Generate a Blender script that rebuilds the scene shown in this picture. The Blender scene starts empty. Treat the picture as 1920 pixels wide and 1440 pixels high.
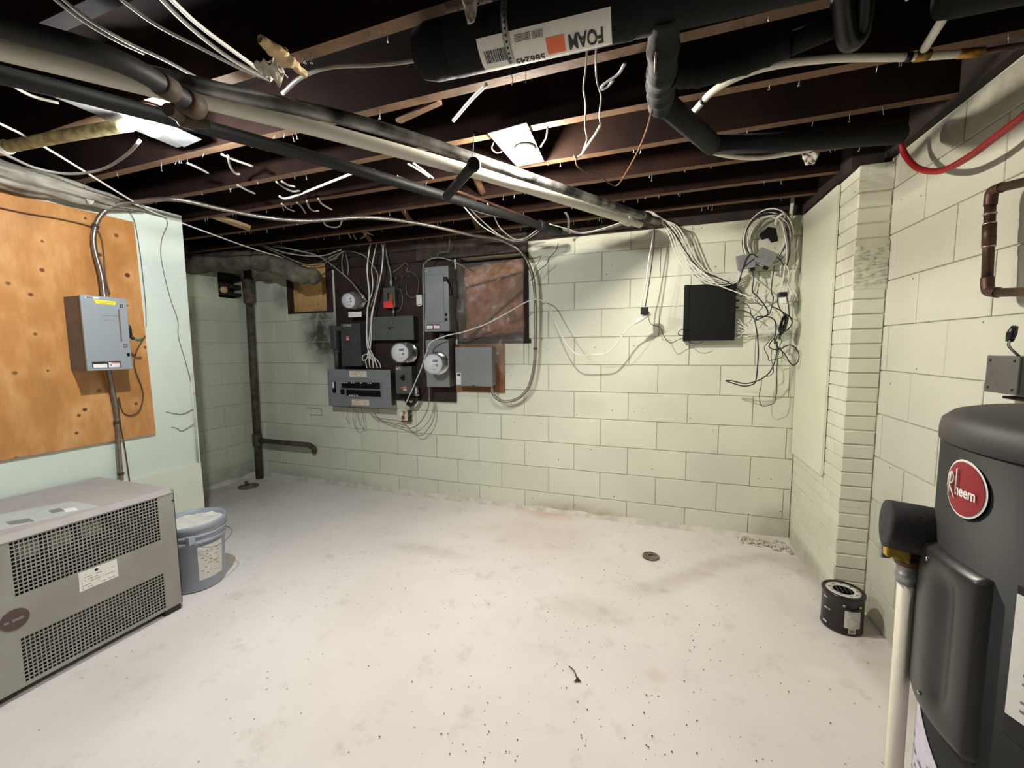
import bpy, bmesh, math, random
from mathutils import Vector, Matrix, noise
random.seed(7)
scene = bpy.context.scene
COL = scene.collection

# ------------------------------------------------------------------ camera
F, YAW, PITCH, ROLL, H = 768.62, 0.34003, 0.08901, -0.008706, 1.2992
cy, sy, cp, sp = math.cos(YAW), math.sin(YAW), math.cos(PITCH), math.sin(PITCH)
FWD = Vector((-sy * cp, cy * cp, -sp)); RGT0 = Vector((cy, sy, 0)); UP0 = RGT0.cross(FWD)
RGT = RGT0 * math.cos(ROLL) + UP0 * math.sin(ROLL)
UPV = UP0 * math.cos(ROLL) - RGT0 * math.sin(ROLL)
cam_d = bpy.data.cameras.new('camera'); cam = bpy.data.objects.new('camera', cam_d); COL.objects.link(cam)
cam_d.sensor_fit = 'HORIZONTAL'; cam_d.sensor_width = 36.0; cam_d.lens = 36.0 * F / 1920.0
cam_d.clip_start = 0.02
cam.matrix_world = Matrix(((RGT.x, UPV.x, -FWD.x, 0), (RGT.y, UPV.y, -FWD.y, 0), (RGT.z, UPV.z, -FWD.z, H), (0, 0, 0, 1)))
scene.camera = cam

# ------------------------------------------------------------------ world, exposure
w = bpy.data.worlds.new('world'); scene.world = w; w.use_nodes = True
w.node_tree.nodes['Background'].inputs[0].default_value = (0.02, 0.02, 0.022, 1)
w.node_tree.nodes['Background'].inputs[1].default_value = 1.0
scene.view_settings.view_transform = 'Standard'; scene.view_settings.look = 'None'
scene.view_settings.exposure = 0.0; scene.view_settings.gamma = 1.0
scene.view_settings.use_curve_mapping = False
BULB_POWER = (2650.0, 3350.0, 420.0)      # emission strength: two ceiling bulbs, then the added fill bulb

# ------------------------------------------------------------------ surveyed planes of the room (metres)
D = 3.0715          # back wall face
XR = 0.981          # right wall face
XL = -2.87          # left partition face
XA = -3.93          # alcove side wall face
XC = 0.85           # chimney side face
YC = 2.36           # chimney front face
YP = 1.84           # end of the left partition
YB = -1.9           # rear wall
ZJ = 2.15           # underside of the joists
ZD = 2.34           # underside of the deck
CAMO = Vector((0, 0, H))

def ray(px, py):
    return RGT * ((px - 960) / F) + UPV * (-(py - 720) / F) + FWD
def PY(px, py, y):
    d = ray(px, py); return CAMO + d * (y / d.y)
def PX(px, py, x):
    d = ray(px, py); return CAMO + d * (x / d.x)
def PZ(px, py, z):
    d = ray(px, py); return CAMO + d * ((z - H) / d.z)
def B(px, py, off=0.0): return PY(px, py, D - off)
def L(px, py, off=0.0): return PX(px, py, XL + off)
def R(px, py, off=0.0): return PX(px, py, XR - off)
def BP(pts, off=None):
    return [B(p[0], p[1], p[2] if len(p) > 2 else off) for p in pts]
def ZP(pts, z=None):
    return [PZ(p[0], p[1], p[2] if len(p) > 2 else z) for p in pts]

# ------------------------------------------------------------------ materials
def lin(c):
    return tuple((v / 255 / 12.92) if v / 255 <= 0.04045 else ((v / 255 + 0.055) / 1.055) ** 2.4 for v in c) + (1,)
MATS = {}
class NT:
    def __init__(s, name):
        s.m = bpy.data.materials.new(name); s.m.use_nodes = True
        s.t = s.m.node_tree; s.n = s.t.nodes; s.b = s.n['Principled BSDF']
        MATS[name] = s.m
    def node(s, kind, **kw):
        n = s.n.new(kind)
        for k, v in kw.items(): setattr(n, k, v)
        return n
    def link(s, a, b): s.t.links.new(a, b)
    def coords(s, which='Object'):
        if which == 'World':
            return s.node('ShaderNodeNewGeometry').outputs['Position']
        return s.node('ShaderNodeTexCoord').outputs[which]
    def mapping(s, vec, scale=(1, 1, 1), loc=(0, 0, 0)):
        m = s.node('ShaderNodeMapping'); m.inputs['Scale'].default_value = scale; m.inputs['Location'].default_value = loc
        s.link(vec, m.inputs['Vector']); return m.outputs[0]
    def noise(s, vec, scale, detail=4, rough=0.55):
        n = s.node('ShaderNodeTexNoise'); n.inputs['Scale'].default_value = scale
        n.inputs['Detail'].default_value = detail; n.inputs['Roughness'].default_value = rough
        s.link(vec, n.inputs['Vector']); return n.outputs['Fac']
    def vor2d(s, vec, axes, scale):
        sp = s.node('ShaderNodeSeparateXYZ'); s.link(vec, sp.inputs[0]); cb = s.node('ShaderNodeCombineXYZ')
        for i, a in enumerate(axes): s.link(sp.outputs[a], cb.inputs[i])
        v = s.node('ShaderNodeTexVoronoi', voronoi_dimensions='2D'); v.inputs['Scale'].default_value = scale
        s.link(cb.outputs[0], v.inputs['Vector']); return v.outputs['Distance']
    def ramp(s, fac, stops):
        r = s.node('ShaderNodeValToRGB'); e = r.color_ramp.elements
        while len(e) < len(stops): e.new(0.5)
        for el, (p, c) in zip(e, stops):
            el.position = p; el.color = c if len(c) == 4 else c + (1,)
        s.link(fac, r.inputs[0]); return r.outputs[0]
    def mix(s, fac, a, b, mode='MIX'):
        n = s.node('ShaderNodeMix', data_type='RGBA', blend_type=mode)
        for sock, v in ((n.inputs['Factor'], fac), (n.inputs['A'], a), (n.inputs['B'], b)):
            if hasattr(v, 'is_linked') or isinstance(v, bpy.types.NodeSocket): s.link(v, sock)
            else: sock.default_value = v
        return n.outputs['Result']
    def math(s, op, a, b=None, c=None):
        n = s.node('ShaderNodeMath', operation=op)
        for i, v in enumerate((a, b, c)):
            if v is None: continue
            if isinstance(v, bpy.types.NodeSocket): s.link(v, n.inputs[i])
            else: n.inputs[i].default_value = v
        return n.outputs[0]
    def bump(s, height, strength=0.3, dist=0.01):
        n = s.node('ShaderNodeBump'); n.inputs['Strength'].default_value = strength; n.inputs['Distance'].default_value = dist
        s.link(height, n.inputs['Height']); s.link(n.outputs[0], s.b.inputs['Normal'])
    def blob(s, pos, centre, radii, soft=0.5):
        """soft-edged ellipsoid mask around a world point"""
        mp = s.mapping(pos, tuple(1 / r for r in radii), tuple(-c / r for c, r in zip(centre, radii)))
        l = s.node('ShaderNodeVectorMath', operation='LENGTH'); s.link(mp, l.inputs[0])
        mr = s.node('ShaderNodeMapRange', interpolation_type='SMOOTHSTEP'); s.link(l.outputs['Value'], mr.inputs['Value'])
        mr.inputs['From Min'].default_value = 1.0 - soft; mr.inputs['From Max'].default_value = 1.0 + soft * 0.3
        mr.inputs['To Min'].default_value = 1.0; mr.inputs['To Max'].default_value = 0.0
        return mr.outputs[0]

def simple(name, rgb, rough=0.5, metal=0.0, var=0.0, scale=30.0, bump=0.0, rgb2=None, spec=None, bscale=None):
    t = NT(name); c = lin(rgb)
    t.b.inputs['Roughness'].default_value = rough; t.b.inputs['Metallic'].default_value = metal
    if spec is not None: t.b.inputs['Specular IOR Level'].default_value = spec
    co = t.coords('Object')
    nz = t.noise(co, scale)
    c2 = lin(rgb2) if rgb2 else tuple(max(0, v * (1 - var)) for v in c[:3]) + (1,)
    if var or rgb2:
        t.link(t.ramp(nz, [(0.35, c2), (0.62, c)]), t.b.inputs['Base Color'])
    else:
        t.b.inputs['Base Color'].default_value = c
    if bump: t.bump(t.noise(co, bscale or scale * 3), bump, 0.004)
    return t.m

def block_paint(name, rgb, dirt_shade, flat=(1, 2)):
    t = NT(name); pos = t.coords('World')
    base = lin(rgb); n1 = t.noise(pos, 2.2, 5); n2 = t.noise(pos, 9.0, 6, 0.65)
    col = t.ramp(n1, [(0.3, tuple(v * 0.90 for v in base[:3]) + (1,)), (0.65, base)])
    info = t.node('ShaderNodeObjectInfo')
    v = t.math('MULTIPLY_ADD', info.outputs['Random'], 0.07, 0.955)
    col = t.mix(1.0, col, v, 'MULTIPLY')
    grime_shade = t.ramp(n2, [(0.30, (0, 0, 0)), (0.78, (1, 1, 1))])
    for cen, rad, amt, colr in dirt_shade:
        m = t.blob(pos, cen, rad, 0.75)
        g = t.math('MULTIPLY', m, t.math('MULTIPLY_ADD', grime_shade, 0.75, 0.3))
        g = t.math('MINIMUM', t.math('MULTIPLY', g, amt), 1.0)
        col = t.mix(g, col, lin(colr))
    # pin holes and scuffs
    vd = t.vor2d(pos, flat, 6.0)
    pin = t.ramp(vd, [(0.018, (1, 1, 1)), (0.028, (0, 0, 0))])
    col = t.mix(t.math('MULTIPLY', pin, t.math('GREATER_THAN', n2, 0.55)), col, lin((60, 55, 45)))
    t.link(col, t.b.inputs['Base Color'])
    t.b.inputs['Roughness'].default_value = 0.55
    h = t.math('ADD', t.noise(pos, 60, 6, 0.7), t.math('MULTIPLY', t.noise(pos, 14, 3), 0.8))
    t.bump(h, 0.35, 0.004)
    return t.m

MINT = (216, 218, 200)
block_paint('painted_block', MINT, [
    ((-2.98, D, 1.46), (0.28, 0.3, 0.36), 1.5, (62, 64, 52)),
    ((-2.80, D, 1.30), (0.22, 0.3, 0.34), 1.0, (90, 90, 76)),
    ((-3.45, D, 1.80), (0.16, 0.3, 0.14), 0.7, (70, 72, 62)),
    ((0.79, D, 0.10), (0.17, 0.25, 0.14), 0.6, (110, 100, 80)),
    ((-0.55, D, 0.0), (0.5, 0.2, 0.10), 0.7, (150, 110, 84)),
    ((-3.2, D, 0.0), (0.9, 0.3, 0.12), 0.45, (110, 108, 95)),
    ((-0.47, D, 0.86), (0.14, 0.2, 0.10), 0.4, (170, 170, 140)),
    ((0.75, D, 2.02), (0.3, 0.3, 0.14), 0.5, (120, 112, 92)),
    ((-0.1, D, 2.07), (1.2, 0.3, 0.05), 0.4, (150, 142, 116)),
], (0, 2))
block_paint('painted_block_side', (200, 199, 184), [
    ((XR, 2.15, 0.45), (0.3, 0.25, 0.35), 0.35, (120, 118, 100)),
    ((XR, 1.9, 2.1), (0.3, 1.2, 0.13), 0.8, (110, 100, 80)),  # dirt along the wall top, deepened to put shade into the colour
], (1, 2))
block_paint('painted_block_alcove', (196, 204, 184), [
    ((XA, 2.9, 0.05), (0.3, 0.5, 0.15), 0.6, (100, 98, 86)),
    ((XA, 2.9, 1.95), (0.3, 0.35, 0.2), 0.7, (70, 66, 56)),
])
block_paint('painted_brick', (218, 218, 200), [
    ((XC, YC, 1.72), (0.5, 0.12, 0.16), 0.35, (150, 146, 120)),
    ((XC, 2.7, 0.05), (0.3, 0.6, 0.08), 0.6, (120, 114, 96)),
])
simple('mortar_paint', (200, 200, 180), 0.8, var=0.18, scale=20, bump=0.4)
simple('drywall_mint', (214, 224, 212), 0.6, var=0.05, scale=4, bump=0.12, bscale=90)
simple('drywall_board', (222, 226, 210), 0.6, var=0.04, scale=5, bump=0.08)
simple('panel_board', (218, 220, 200), 0.5, var=0.05, scale=3, bump=0.1, bscale=40)
simple('cove_cement', (214, 208, 196), 0.9, var=0.25, scale=12, bump=0.8, bscale=30)
simple('rubble', (214, 206, 192), 0.95, var=0.45, scale=40, bump=0.8)
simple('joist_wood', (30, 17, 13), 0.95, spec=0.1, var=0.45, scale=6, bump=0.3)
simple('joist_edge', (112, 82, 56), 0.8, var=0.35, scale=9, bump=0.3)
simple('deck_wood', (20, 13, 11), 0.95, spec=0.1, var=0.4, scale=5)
simple('beam_grey', (70, 59, 52), 0.9, var=0.55, scale=16, bump=0.6)
simple('sill_dark', (42, 30, 25), 0.9, var=0.5, scale=12, bump=0.4)
simple('board_brown', (46, 28, 21), 0.75, var=0.55, scale=7, bump=0.3)
simple('wood_raw', (136, 92, 56), 0.75, var=0.4, scale=14, bump=0.3)
simple('wood_pale', (206, 178, 134), 0.8, var=0.3, scale=25, bump=0.4)
simple('metal_box', (126, 131, 132), 0.45, 0.0, var=0.08, scale=8)
simple('metal_box_dark', (66, 67, 66), 0.5, 0.0, var=0.25, scale=14, bump=0.1)
simple('metal_box_old', (82, 86, 84), 0.5, 0.0, var=0.18, scale=10)
simple('metal_box_side', (104, 106, 106), 0.5, 0.0, var=0.25, scale=10)
simple('disconnect_grey', (142, 148, 152), 0.42, 0.0, var=0.05, scale=6)
simple('disconnect_side', (110, 98, 90), 0.55, 0.0, var=0.3, scale=12)
simple('black_plastic', (14, 14, 15), 0.35, var=0.2, scale=20)
simple('black_matte', (7, 7, 8), 0.6, spec=0.25, var=0.3, scale=20)
simple('black_gloss', (9, 9, 11), 0.18, var=0.1, scale=3)
simple('void_black', (10, 8, 7), 0.95)
simple('white_plastic', (228, 227, 220), 0.4, var=0.05, scale=10)
simple('white_paper', (226, 224, 218), 0.7, var=0.06, scale=30)
simple('cream_paper', (226, 210, 190), 0.7, var=0.12, scale=40)
simple('cable_white', (222, 220, 212), 0.5, var=0.06, scale=12)
simple('cable_grey', (142, 138, 128), 0.55, var=0.25, scale=20)
simple('cable_dull', (120, 112, 98), 0.6, var=0.3, scale=20)
simple('cable_black', (13, 13, 14), 0.45)
simple('cable_brown', (92, 62, 36), 0.5, var=0.2, scale=15)
simple('steel_conduit', (150, 142, 134), 0.35, 0.85, var=0.2, scale=40)
simple('galvanised', (170, 172, 172), 0.38, 0.8, var=0.3, scale=18)
simple('zinc_plate', (88, 88, 84), 0.5, 0.2, var=0.15, scale=14)
simple('iron_dark', (26, 26, 28), 0.6, 0.1, var=0.35, scale=12, bump=0.3)
simple('iron_rust', (56, 48, 42), 0.7, 0.1, rgb2=(78, 60, 46), scale=14, bump=0.4)
simple('iron_painted', (86, 82, 70), 0.65, 0.1, rgb2=(58, 42, 32), scale=16, bump=0.4)
simple('pipe_silver', (150, 148, 145), 0.35, 0.6, rgb2=(44, 43, 44), scale=9, bump=0.2)
simple('pvc_white', (206, 203, 190), 0.4, var=0.06, scale=8)
simple('cpvc_cream', (222, 214, 196), 0.4, var=0.06, scale=8)
simple('pex_white', (222, 218, 204), 0.35, var=0.05, scale=8)
simple('pex_red', (132, 24, 28), 0.4)
simple('foam_black', (13, 14, 16), 0.8, spec=0.25, var=0.3, scale=25, bump=0.3)
simple('foam_dusty', (52, 49, 49), 0.9, rgb2=(34, 32, 34), scale=18, bump=0.4)
simple('foam_grey', (26, 28, 30), 0.8, spec=0.3, var=0.25, scale=20, bump=0.3)
simple('copper_old', (92, 62, 48), 0.5, 0.45, rgb2=(58, 43, 37), scale=24, bump=0.1)
simple('solder', (170, 160, 150), 0.35, 0.8)
simple('brass', (170, 128, 52), 0.35, 0.8, var=0.4, scale=40)
simple('brass_yellow', (176, 166, 120), 0.6, 0.0, rgb2=(112, 100, 70), scale=30, bump=0.3)
simple('glass_dome', (190, 190, 190), 0.08, 0.0)
simple('meter_face', (226, 228, 232), 0.35, var=0.04, scale=20)
simple('meter_can', (92, 90, 86), 0.25, 0.5, var=0.2, scale=20)
simple('chrome', (205, 205, 205), 0.12, 1.0)
simple('lcd_grey', (70, 76, 72), 0.3)
simple('red_tag', (226, 60, 56), 0.6)
simple('yellow_tag', (246, 214, 40), 0.6)
simple('pink_mark', (200, 110, 104), 0.6)
simple('ink_black', (22, 22, 24), 0.6)
simple('ink_grey', (120, 120, 120), 0.6)
simple('ink_faint', (118, 104, 112), 0.6)
simple('white_paint', (218, 216, 208), 0.6)
simple('orange_ink', (222, 104, 70), 0.6)
simple('green_wire', (34, 92, 76), 0.5)
simple('insulation_wrap', (104, 100, 86), 0.9, rgb2=(66, 62, 52), scale=10, bump=0.6)
simple('wrap_plastic', (164, 160, 150), 0.45, rgb2=(112, 104, 94), scale=7, bump=0.3)
simple('kraft_paper', (170, 112, 82), 0.6, rgb2=(104, 62, 44), scale=9, bump=0.6)
simple('fibre_pink', (190, 136, 92), 0.95, rgb2=(140, 88, 56), scale=18, bump=0.8)
simple('trafo_grey', (150, 149, 142), 0.5, rgb2=(138, 136, 128), scale=5)
simple('trafo_top', (166, 160, 156), 0.6, var=0.1, scale=10)
simple('trafo_plate', (178, 184, 182), 0.4, var=0.1, scale=20)
simple('trafo_core', (44, 40, 36), 0.8, rgb2=(66, 58, 48), scale=18)
simple('trafo_coil', (150, 158, 152), 0.6, var=0.3, scale=25)
simple('logo_brown', (84, 66, 62), 0.5, var=0.2, scale=40)
simple('base_dark', (50, 44, 40), 0.8, var=0.3, scale=14)
simple('bucket_grey', (152, 158, 172), 0.4, var=0.06, scale=6)
simple('bucket_lid', (226, 224, 216), 0.6, var=0.2, scale=20)
simple('can_black', (34, 24, 26), 0.3, var=0.2, scale=10)
simple('can_white', (206, 202, 196), 0.5, var=0.08, scale=30)
simple('tank_grey', (36, 36, 35), 0.55, 0.0, spec=0.25, var=0.06, scale=5)
simple('tank_top', (62, 58, 56), 0.6, 0.0, var=0.12, scale=12)
simple('tank_panel', (42, 41, 41), 0.34, 0.0, spec=0.45, var=0.05, scale=5)
simple('logo_red', (142, 36, 46), 0.4)
simple('label_lilac', (206, 200, 214), 0.6, var=0.1, scale=60)
simple('foil_valve', (120, 84, 34), 0.45, 0.6, rgb2=(70, 52, 32), scale=30)
simple('yellow_tape', (196, 164, 58), 0.7, var=0.3, scale=50)
simple('drain_iron', (134, 124, 112), 0.6, 0.2, rgb2=(72, 62, 54), scale=50, bump=0.4)
simple('debris_dark', (58, 50, 46), 0.9)
simple('cloth_grey', (190, 184, 170), 0.9, var=0.2, scale=40, bump=0.4)
simple('box_small_grey', (128, 128, 132), 0.5, var=0.06, scale=10)
simple('jbox_grey', (96, 93, 90), 0.55, 0.2, var=0.15, scale=20)

def poly_plastic():
    t = NT('poly_sheet'); co = t.coords('Object')
    t.b.inputs['Base Color'].default_value = lin((196, 184, 172)); t.b.inputs['Roughness'].default_value = 0.12
    t.b.inputs['Alpha'].default_value = 0.17
    t.bump(t.noise(co, 26, 4), 0.6, 0.01)
poly_plastic()

def clear_glass():
    t = NT('meter_glass')
    t.b.inputs['Base Color'].default_value = (0.85, 0.86, 0.86, 1); t.b.inputs['Roughness'].default_value = 0.05
    t.b.inputs['Alpha'].default_value = 0.16
clear_glass()

def plywood(name, rgb, knot_rgb, gloss=0.45, scale=1.0, pale=None, knots=(1, 2)):
    t = NT(name); co = t.coords('World')
    st = t.mapping(co, (1.0, 1.0, 0.35))
    g = t.noise(st, 9 * scale, 6, 0.6)
    base = lin(rgb)
    col = t.ramp(g, [(0.28, tuple(v * 0.72 for v in base[:3]) + (1,)), (0.5, base), (0.75, lin(pale) if pale else tuple(min(1, v * 1.25) for v in base[:3]) + (1,))])
    fine = t.noise(t.mapping(co, (30, 30, 3)), 5, 3)
    col = t.mix(0.18, col, t.ramp(fine, [(0.3, tuple(v * 0.6 for v in base[:3]) + (1,)), (0.7, base)]))
    vd = t.vor2d(co, knots, 5.6 * scale)
    vd = t.math('ADD', vd, t.math('MULTIPLY_ADD', t.noise(co, 5.0, 2), 0.16, -0.07))
    k = t.ramp(vd, [(0.040, (1, 1, 1)), (0.075, (0, 0, 0))])
    halo = t.ramp(vd, [(0.10, (0.5, 0.5, 0.5)), (0.3, (0, 0, 0))])
    streak = t.noise(t.mapping(co, (1, 1, 0.25)), 24 * scale, 3)
    col = t.mix(t.math('MULTIPLY', halo, t.math('MULTIPLY_ADD', streak, 1.6, -0.2)), col, lin(pale or rgb))
    col = t.mix(t.math('MULTIPLY', k, t.math('MULTIPLY_ADD', streak, 1.5, 0.2)), col, lin(knot_rgb))
    t.link(col, t.b.inputs['Base Color']); t.b.inputs['Roughness'].default_value = gloss
    t.bump(fine, 0.12, 0.003)
plywood('plywood_varnished', (190, 132, 74), (96, 56, 28), 0.27, pale=(222, 172, 116))
plywood('plywood_pale', (206, 164, 108), (112, 74, 40), 0.6, 1.6, None, (0, 2))

def floor_mat():
    t = NT('painted_concrete'); pos = t.coords('World')
    n1 = t.noise(pos, 1.3, 6, 0.6); n2 = t.noise(pos, 7, 7, 0.68); n3 = t.noise(pos, 45, 4, 0.6)
    base = lin((226, 220, 217))
    col = t.ramp(n1, [(0.3, lin((214, 208, 204))), (0.6, base), (0.8, lin((231, 224, 220)))])
    scuff = t.ramp(n2, [(0.56, (0, 0, 0)), (0.78, (1, 1, 1))])
    col = t.mix(t.math('MULTIPLY', scuff, 0.55), col, lin((168, 158, 148)))
    stains = [(PZ(1030, 960, 0), (0.30, 0.16, 0.3), 0.5, (196, 150, 124)), (PZ(1000, 1000, 0), (0.45, 0.3, 0.3), 0.35, (206, 178, 164)),
              *[(PZ(px_, py_, 0), (0.115, 0.065, 0.3), am_ * 0.62, (166, 146, 130)) for px_, py_, am_ in ((1460, 1043, .45), (1425, 1044, .6), (1390, 1048, .6), (1360, 1054, .6), (1335, 1062, .6), (1310, 1072, .6), (1285, 1081, .55), (1258, 1091, .5), (1230, 1100, .45), (1200, 1108, .35))],
              (PZ(1500, 1060, 0), (0.2, 0.12, 0.3), 0.35, (172, 152, 138)),
              (PZ(1100, 1140, 0), (0.22, 0.12, 0.3), 0.35, (176, 160, 148)), (PZ(1540, 1260, 0), (0.08, 0.05, 0.3), 0.5, (236, 230, 220)),
              (PZ(1230, 1265, 0), (0.05, 0.05, 0.3), 0.4, (196, 172, 150)), (PZ(800, 1030, 0), (0.35, 0.08, 0.3), 0.22, (150, 142, 134)),
              (PZ(440, 925, 0), (0.6, 0.5, 0.3), 0.5, (150, 144, 136)), (Vector((0.9, 2.3, 0)), (0.12, 0.9, 0.3), 0.4, (150, 138, 122)),
              (Vector((-2.0, 1.0, 0)), (0.28, 0.6, 0.3), 0.25, (180, 168, 158))]
    for c, rad, amt, rgb in stains:
        m = t.math('MULTIPLY', t.blob(pos, c, rad, 0.8), t.math('MULTIPLY_ADD', n2, 1.6, 0.1))
        col = t.mix(t.math('MINIMUM', t.math('MULTIPLY', m, amt), 1.0), col, lin(rgb))
    spot = t.ramp(t.vor2d(pos, (0, 1), 11), [(0.02, (1, 1, 1)), (0.05, (0, 0, 0))])
    sel = t.math('GREATER_THAN', t.noise(pos, 3.1, 3), 0.54)
    col = t.mix(t.math('MULTIPLY', t.math('MULTIPLY', spot, sel), 0.75), col, lin((96, 84, 76)))
    t.link(col, t.b.inputs['Base Color']); t.b.inputs['Roughness'].default_value = 0.62
    t.bump(t.math('ADD', t.math('MULTIPLY', n2, 1.2), t.math('MULTIPLY', n3, 0.4)), 0.28, 0.01)
floor_mat()

def bulb_mat(name, rgb, strength):
    t = NT(name); t.b.inputs['Base Color'].default_value = (0.9, 0.9, 0.9, 1)
    t.b.inputs['Emission Color'].default_value = rgb + (1,); t.b.inputs['Emission Strength'].default_value = strength
bulb_mat('bulb_cool', (0.94, 0.98, 1.0), BULB_POWER[0])
bulb_mat('bulb_warm', (1.0, 0.93, 0.80), BULB_POWER[1])
bulb_mat('bulb_fill', (1.0, 0.95, 0.86), BULB_POWER[2])

# ------------------------------------------------------------------ mesh builder
def catmull(pts, n=6, closed=False):
    P = [Vector(p) for p in pts]
    if len(P) < 3: return P
    out = []
    m = len(P)
    for i in range(m - 1):
        p0 = P[i - 1] if i > 0 else P[0] * 2 - P[1]
        p1, p2 = P[i], P[i + 1]
        p3 = P[i + 2] if i + 2 < m else P[-1] * 2 - P[-2]
        for k in range(n):
            t = k / n
            out.append(0.5 * ((2 * p1) + (p2 - p0) * t + (2 * p0 - 5 * p1 + 4 * p2 - p3) * t * t + (3 * p1 - p0 - 3 * p2 + p3) * t ** 3))
    out.append(P[-1]); return out

WLOC = {}
class MB:
    def __init__(s): s.bm = bmesh.new(); s.mats = []; s.cur = 0; s.smooth = False
    def mat(s, m):
        if m not in s.mats: s.mats.append(m)
        s.cur = s.mats.index(m); return s
    def face(s, vs):
        try:
            f = s.bm.faces.new(vs); f.material_index = s.cur; f.smooth = s.smooth; return f
        except ValueError: return None
    def box(s, a, b, bev=0.0, M=None):
        a, b = Vector(a), Vector(b)
        lo = Vector(map(min, a, b)); hi = Vector(map(max, a, b))
        r = bmesh.ops.create_cube(s.bm, size=1.0)
        vs = r['verts']
        for v in vs:
            v.co = Vector(((v.co.x + .5) * (hi.x - lo.x) + lo.x, (v.co.y + .5) * (hi.y - lo.y) + lo.y, (v.co.z + .5) * (hi.z - lo.z) + lo.z))
        fs = set(f for v in vs for f in v.link_faces)
        if bev > 0:
            es = list(set(e for v in vs for e in v.link_edges))
            rr = bmesh.ops.bevel(s.bm, geom=es, offset=bev, segments=2, affect='EDGES', profile=0.5)
            fs = set(f for v in rr['verts'] for f in v.link_faces) | set(rr['faces'])
            vs = list(set(v for f in fs for v in f.verts))
        for f in fs: f.material_index = s.cur
        if M is not None:
            for v in vs: v.co = M @ v.co
        return s
    def tube(s, pts, r, sides=8, cap=True, rfun=None, flat=1.0):
        P = [Vector(p) for p in pts]; n = len(P)
        rings = []; prev = None
        for i in range(n):
            if i == 0: t = P[1] - P[0]
            elif i == n - 1: t = P[-1] - P[-2]
            else: t = (P[i + 1] - P[i - 1])
            if t.length < 1e-9: t = Vector((0, 0, 1))
            t.normalize()
            if prev is None:
                a = Vector((0, 0, 1)) if abs(t.z) < 0.9 else Vector((1, 0, 0))
                u = t.cross(a).normalized()
            else:
                u = (prev - t * prev.dot(t))
                u = u.normalized() if u.length > 1e-6 else t.orthogonal().normalized()
            v = t.cross(u); prev = u
            rr = rfun(i, n) if rfun else (r[i] if isinstance(r, (list, tuple)) else r)
            rings.append([s.bm.verts.new(P[i] + (u * math.cos(2 * math.pi * k / sides) + v * math.sin(2 * math.pi * k / sides) * flat) * rr) for k in range(sides)])
        sm = s.smooth; s.smooth = True
        for i in range(n - 1):
            for k in range(sides):
                s.face((rings[i][k], rings[i][(k + 1) % sides], rings[i + 1][(k + 1) % sides], rings[i + 1][k]))
        s.smooth = False
        if cap:
            s.face(list(reversed(rings[0]))); s.face(rings[-1])
        s.smooth = sm
        return s
    def curve(s, pts, r, sides=8, n=6, **kw): return s.tube(catmull(pts, n), r, sides, **kw)
    def lathe(s, prof, seg=24, origin=(0, 0, 0), axis=(0, 0, 1), ref=None, smooth=True):
        """prof: list of (radius, height) along axis"""
        ax = Vector(axis).normalized(); u = ax.orthogonal().normalized() if ref is None else Vector(ref).normalized(); v = ax.cross(u); o = Vector(origin)
        rings = []
        for (r, h) in prof:
            if r < 1e-6: rings.append([s.bm.verts.new(o + ax * h)])
            else: rings.append([s.bm.verts.new(o + ax * h + (u * math.cos(2 * math.pi * k / seg) + v * math.sin(2 * math.pi * k / seg)) * r) for k in range(seg)])
        sm = s.smooth; s.smooth = smooth
        for a, b in zip(rings, rings[1:]):
            for k in range(seg):
                k2 = (k + 1) % seg
                if len(a) == 1 and len(b) == 1: continue
                if len(a) == 1: s.face((a[0], b[k2], b[k]))
                elif len(b) == 1: s.face((a[k], a[k2], b[0]))
                else: s.face((a[k], a[k2], b[k2], b[k]))
        if len(rings[0]) > 1: s.face(list(reversed(rings[0])))
        if len(rings[-1]) > 1: s.face(rings[-1])
        s.smooth = sm
        return s
    def prism(s, poly, vec):
        """polygon (3-D points) extruded along vec"""
        vec = Vector(vec); a = [s.bm.verts.new(Vector(p)) for p in poly]; b = [s.bm.verts.new(Vector(p) + vec) for p in poly]
        s.face(a); s.face(list(reversed(b)))
        for i in range(len(a)):
            j = (i + 1) % len(a); s.face((a[j], a[i], b[i], b[j]))
        return s
    def grid(s, nu, nv, fn, thick=None):
        """fn(u,v) -> point, u,v in 0..1; optional solid thickness vector"""
        V = [[s.bm.verts.new(fn(i / nu, j / nv)) for j in range(nv + 1)] for i in range(nu + 1)]
        sm = s.smooth; s.smooth = True
        for i in range(nu):
            for j in range(nv): s.face((V[i][j], V[i + 1][j], V[i + 1][j + 1], V[i][j + 1]))
        if thick is not None:
            W = [[s.bm.verts.new(V[i][j].co + Vector(thick)) for j in range(nv + 1)] for i in range(nu + 1)]
            for i in range(nu):
                for j in range(nv): s.face((W[i][j + 1], W[i + 1][j + 1], W[i + 1][j], W[i][j]))
            s.smooth = False
            for i in range(nu):
                s.face((V[i + 1][0], V[i][0], W[i][0], W[i + 1][0])); s.face((V[i][nv], V[i + 1][nv], W[i + 1][nv], W[i][nv]))
            for j in range(nv):
                s.face((V[0][j], V[0][j + 1], W[0][j + 1], W[0][j])); s.face((V[nu][j + 1], V[nu][j], W[nu][j], W[nu][j + 1]))
        s.smooth = sm
        return s
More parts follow.
